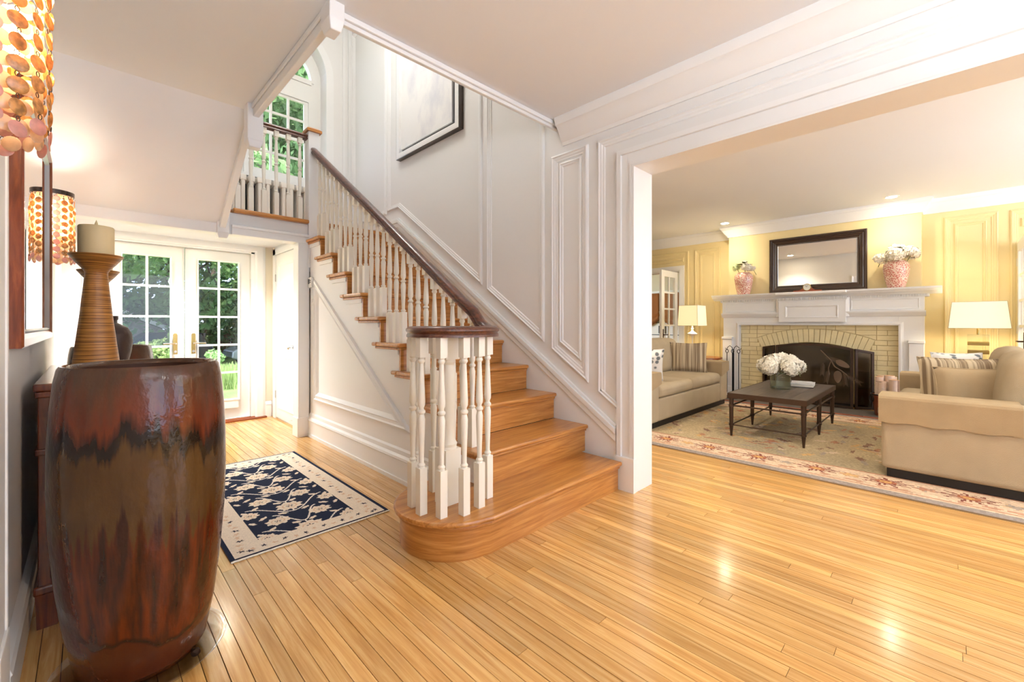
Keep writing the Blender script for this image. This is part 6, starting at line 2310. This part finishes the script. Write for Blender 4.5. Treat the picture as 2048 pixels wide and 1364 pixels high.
def leaf_cloud(blobs, n, size, seed):
    rng = np.random.default_rng(seed)
    per = np.array([b[3] ** 2 for b in blobs])
    per = (per / per.sum() * n).astype(int)
    P, Nn = [], []
    for (cx, cy, cz, r), k in zip(blobs, per):
        d = rng.normal(size=(k, 3))
        d /= np.linalg.norm(d, axis=1)[:, None]
        rr = r * rng.uniform(0.55, 1.05, k) ** 0.6
        p = d * rr[:, None]
        p[:, 2] *= 0.85
        P.append(p + np.array([cx, cy, cz]))
        Nn.append(d + rng.normal(size=(k, 3)) * 0.7)
    P = np.concatenate(P)
    Nn = np.concatenate(Nn)
    Nn /= np.linalg.norm(Nn, axis=1)[:, None]
    k = len(P)
    a = rng.normal(size=(k, 3))
    T = np.cross(Nn, a)
    T /= np.linalg.norm(T, axis=1)[:, None]
    B = np.cross(Nn, T)
    s = size * rng.uniform(0.6, 1.3, k)[:, None]
    v = np.stack([P - T * s, P + B * s * 0.5, P + T * s, P - B * s * 0.5], 1).reshape(-1, 3)
    f = np.arange(4 * k).reshape(-1, 4)
    return v, f


def np_mesh(name, v, f, mat):
    me = bpy.data.meshes.new(name)
    me.vertices.add(len(v))
    me.vertices.foreach_set('co', v.astype(np.float32).ravel())
    me.loops.add(f.size)
    me.loops.foreach_set('vertex_index', f.ravel().astype(np.int32))
    me.polygons.add(len(f))
    me.polygons.foreach_set('loop_start', np.arange(0, f.size, 4, dtype=np.int32))
    me.polygons.foreach_set('loop_total', np.full(len(f), 4, dtype=np.int32))
    me.update()
    me.materials.append(MATS[mat])
    return me


def tree(name, label, x, y, h, spread, mat, n, seed, cat='tree', group=None, trunk=0.18, low=0.1, size=0.14):
    z0 = gz_(y)
    t = thing(name, label, cat, (x, y, z0), group=group)
    r_ = random.Random(seed)
    blobs = []
    for i in range(26 if cat == 'tree' else 9):
        f_ = low + (1 - low) * r_.random() ** 0.8
        w_ = spread * (1 - 0.55 * abs(f_ - 0.55) / 0.55)
        a = r_.random() * 2 * PI
        q = r_.random() ** 0.5 * w_
        blobs.append((q * math.cos(a), q * math.sin(a), h * f_, spread * r_.uniform(0.28, 0.48)))
    v, f = leaf_cloud(blobs, n, size, seed)
    o_ = bpy.data.objects.new('crown', np_mesh('crown', v, f, mat))
    COL.objects.link(o_)
    o_.parent = t
    o_['kind'] = 'stuff'
    if trunk:
        MB().lathe([(trunk * 1.5, -0.1), (trunk, 0.4), (trunk * 0.8, h * 0.5), (trunk * 0.3, h * 0.85)], (0, 0, 0), 10).build('trunk', 'bark', t, world=False, smooth=True)
        for i in range(5):
            a = i * 1.3 + seed
            MB().tube([(0, 0, h * (0.3 + 0.1 * i)), (spread * 0.4 * math.cos(a), spread * 0.4 * math.sin(a), h * (0.42 + 0.1 * i)), (spread * 0.8 * math.cos(a), spread * 0.8 * math.sin(a), h * (0.5 + 0.1 * i))], trunk * 0.3, 6).build('branch', 'bark', t, world=False)
    return t


G = 'garden trees beyond the french doors'
tree('broadleaf_tree', 'tall leafy tree seen through the left french door', -0.7, 20.5, 11.5, 3.4, 'leaves_a', 15000, 1, group=G, low=0.3)
tree('broadleaf_tree', 'tall leafy tree seen through the right french door', 5.6, 20.0, 12.5, 3.2, 'leaves_b', 15000, 2, group=G, low=0.3)
tree('broadleaf_tree', 'dark leafy tree behind the tree of the left french door', -3.2, 25.0, 13.0, 4.6, 'leaves_dark', 12000, 3, group=G, size=0.18)
tree('broadleaf_tree', 'dark leafy tree far behind the right french door', 8.6, 27.0, 14.5, 4.8, 'leaves_dark', 13000, 4, group=G, size=0.18)
tree('broadleaf_tree', 'leafy tree filling the arched window', 4.1, 15.0, 10.5, 2.6, 'leaves_b', 11000, 5, group=G, low=0.55, trunk=0.14)
tree('broadleaf_tree', 'dark tree rising in the middle distance between the doors', 3.0, 28.0, 13.0, 4.4, 'leaves_a', 12000, 6, group=G, size=0.18)
for i, (x, y, h) in enumerate(((-5.5, 33, 13), (0.2, 34, 14.5), (6.0, 34.5, 15), (11.5, 34, 15.5), (16.5, 32, 14))):
    tree('broadleaf_tree', 'far boundary tree, %s of the row behind the garage' % ('leftmost|second from left|middle one|second from right|rightmost'.split('|')[i]), x, y, h, 4.6, 'leaves_dark' if i % 2 else 'leaves_a', 9000, 40 + i, group=G, size=0.26)
S = 'shrubs beyond the french doors'
tree('shrub', 'yellow-green shrub beside the stone garage', 2.3, 22.5, 1.5, 0.9, 'leaves_c', 2600, 11, 'shrub', S, 0, 0.25, 0.07)
tree('shrub', 'bright shrub low in the left french door', 1.15, 13.5, 0.85, 0.75, 'leaves_c', 2600, 12, 'shrub', S, 0, 0.25, 0.05)
tree('shrub', 'leafy shrub hiding the dark car', 2.75, 16.2, 0.75, 0.5, 'leaves_b', 2200, 13, 'shrub', S, 0, 0.25, 0.05)
tree('shrub', 'dark shrub in front of the brown fence', 4.4, 30.2, 2.2, 1.5, 'leaves_a', 3000, 14, 'shrub', S, 0, 0.2, 0.09)
# long grass clumps near the drive
for i, (x, y, lab) in enumerate(((2.6, 12.4, 'clump of long bright grass right of the french doors view'), (2.3, 12.8, 'clump of long bright grass left of its neighbour in the lawn'), (2.95, 12.9, 'clump of long bright grass nearest the closet side'))):
    rng = np.random.default_rng(20 + i)
    k = 500
    c = rng.normal(size=(k, 2)) * 0.22
    hgt = rng.uniform(0.3, 0.62, k)
    an = rng.uniform(0, 2 * PI, k)
    ln = rng.uniform(0.05, 0.22, k)
    w_ = 0.008
    base = np.stack([c[:, 0], c[:, 1], np.zeros(k)], 1)
    tip = base + np.stack([np.cos(an) * ln, np.sin(an) * ln, hgt], 1)
    sd = np.stack([-np.sin(an) * w_, np.cos(an) * w_, np.zeros(k)], 1)
    v = np.stack([base - sd, base + sd, tip + sd * 0.3, tip - sd * 0.3], 1).reshape(-1, 3)
    o_ = bpy.data.objects.new('grass_clump', np_mesh('grass_clump', v, np.arange(4 * k).reshape(-1, 4), 'leaves_c'))
    COL.objects.link(o_)
    o_.location = (x, y, gz_(y))
    tag(o_, lab, 'grass', 'long grass clumps on the lawn')

# stone garage, fence, cars
gy_, gx_ = 27.0, 1.25
gz0 = gz_(gy_)
ga = thing('garage', 'grey stone garage with a white roof edge behind the left french door', 'garage', (gx_, gy_, gz0))
MB().box(-2.6, 1.55, 0, 4.0, 0, 1.75).prism([(-2.6, 1.75), (1.55, 1.75), (-0.5, 2.75)], lambda u, v, h: (u, h, v), 0, 4.0).build('wall', 'stone_grey', ga, world=False)
for k in range(6):
    for i in range(9):
        MB().box(-2.55 + i * 0.46 + 0.2 * (k % 2), -2.55 + i * 0.46 + 0.2 * (k % 2) + (0.42 if i < 8 else 0.2), -0.03, 0.0, 0.05 + k * 0.28, 0.30 + k * 0.28).build('stone', 'stone_grey', ga, world=False)
MB().prism([(1.9, 1.62), (1.9, 1.80), (-0.5, 2.98), (-3.0, 1.8), (-3.0, 1.62), (-0.5, 2.78)], lambda u, v, h: (u, h, v), -0.3, 0.02).build('barge_board', 'trim_white', ga, world=False)
MB().prism([(1.95, 1.82), (-0.5, 3.04), (-0.5, 2.96), (1.9, 1.76)], lambda u, v, h: (u, h, v), -0.28, 4.2).build('roof', 'roof_grey', ga, world=False)
MB().prism([(-3.05, 1.82), (-0.5, 3.04), (-0.5, 2.96), (-3.0, 1.76)], lambda u, v, h: (u, h, v), -0.28, 4.2).build('roof', 'roof_grey', ga, world=False)
fe = thing('fence', 'brown board fence at the end of the garden', 'fence', (6.6, 31.6, gz_(31.6)))
for i in range(36):
    MB().box(-3.2 + i * 0.2, -3.2 + i * 0.2 + 0.185, 0, 0.03, 0.05, 1.75).build('board', 'fence_brown', fe, world=False)
for zq in (0.4, 1.4):
    MB().box(-3.2, 4.0, 0.03, 0.08, zq, zq + 0.08).build('rail', 'fence_brown', fe, world=False)


def car(name, label, x, y, rz, mat, s=1.0):
    t = thing(name, label, 'car', (x, y, gz_(y)), rz)
    fn_ = lambda u, v, h: (u * s, h * s, v * s)
    body = [(-2.2, 0.35), (-2.25, 0.7), (-2.15, 0.98), (-1.2, 1.02), (1.0, 1.0), (1.9, 0.88), (2.2, 0.7), (2.22, 0.4), (1.9, 0.3), (-2.0, 0.3)]
    MB().prism(body, fn_, -0.85, 0.85).build('body', mat, t, world=False, bevel=0.06)
    cab = [(-2.0, 0.98), (-1.75, 1.55), (-1.2, 1.66), (0.1, 1.62), (1.0, 0.99)]
    MB().prism(cab, fn_, -0.74, 0.74).build('cabin', 'car_glass', t, world=False, bevel=0.04)
    MB().prism([(-1.8, 1.55), (-1.2, 1.68), (0.15, 1.64), (0.2, 1.58), (-1.2, 1.6)], fn_, -0.76, 0.76).build('roof', mat, t, world=False)
    for u0 in (-1.9, -0.75, 0.7):
        MB().prism([(u0, 0.98), (u0 + 0.1, 0.98), (u0 + 0.02, 1.6), (u0 - 0.08 + (0.2 if u0 < -1 else 0), 1.6)] if u0 < 0.5 else [(0.95, 0.98), (1.05, 0.98), (0.2, 1.62), (0.1, 1.62)], fn_, -0.757, 0.757).build('pillar', mat, t, world=False)
    for wx in (-1.35, 1.35):
        for sy in (-1, 1):
            w = MB().lathe([(0, -0.1), (0.3, -0.1), (0.34, -0.06), (0.34, 0.06), (0.3, 0.1), (0, 0.1)], (0, 0, 0), 20)
            w.v = [((wx + p[0]) * s, (sy * 0.8 + p[2]) * s, (0.34 + p[1]) * s) for p in w.v]
            wo_ = w.build('wheel', 'tyre', t, world=False)
            w = MB().lathe([(0, 0), (0.2, 0.0), (0.2, 0.01), (0, 0.02)], (0, 0, 0), 16)
            w.v = [((wx + p[0]) * s, (sy * (0.905 + p[2])) * s, (0.34 + p[1]) * s) for p in w.v]
            w.build('hub_cap', 'chrome', wo_, world=False)


car('car', 'silver car parked beyond the right french door', 6.9, 24.0, math.radians(182), 'car_silver')
car('car', 'dark car parked behind the shrubs between the french doors', 2.0, 25.0, math.radians(185), 'car_dark')
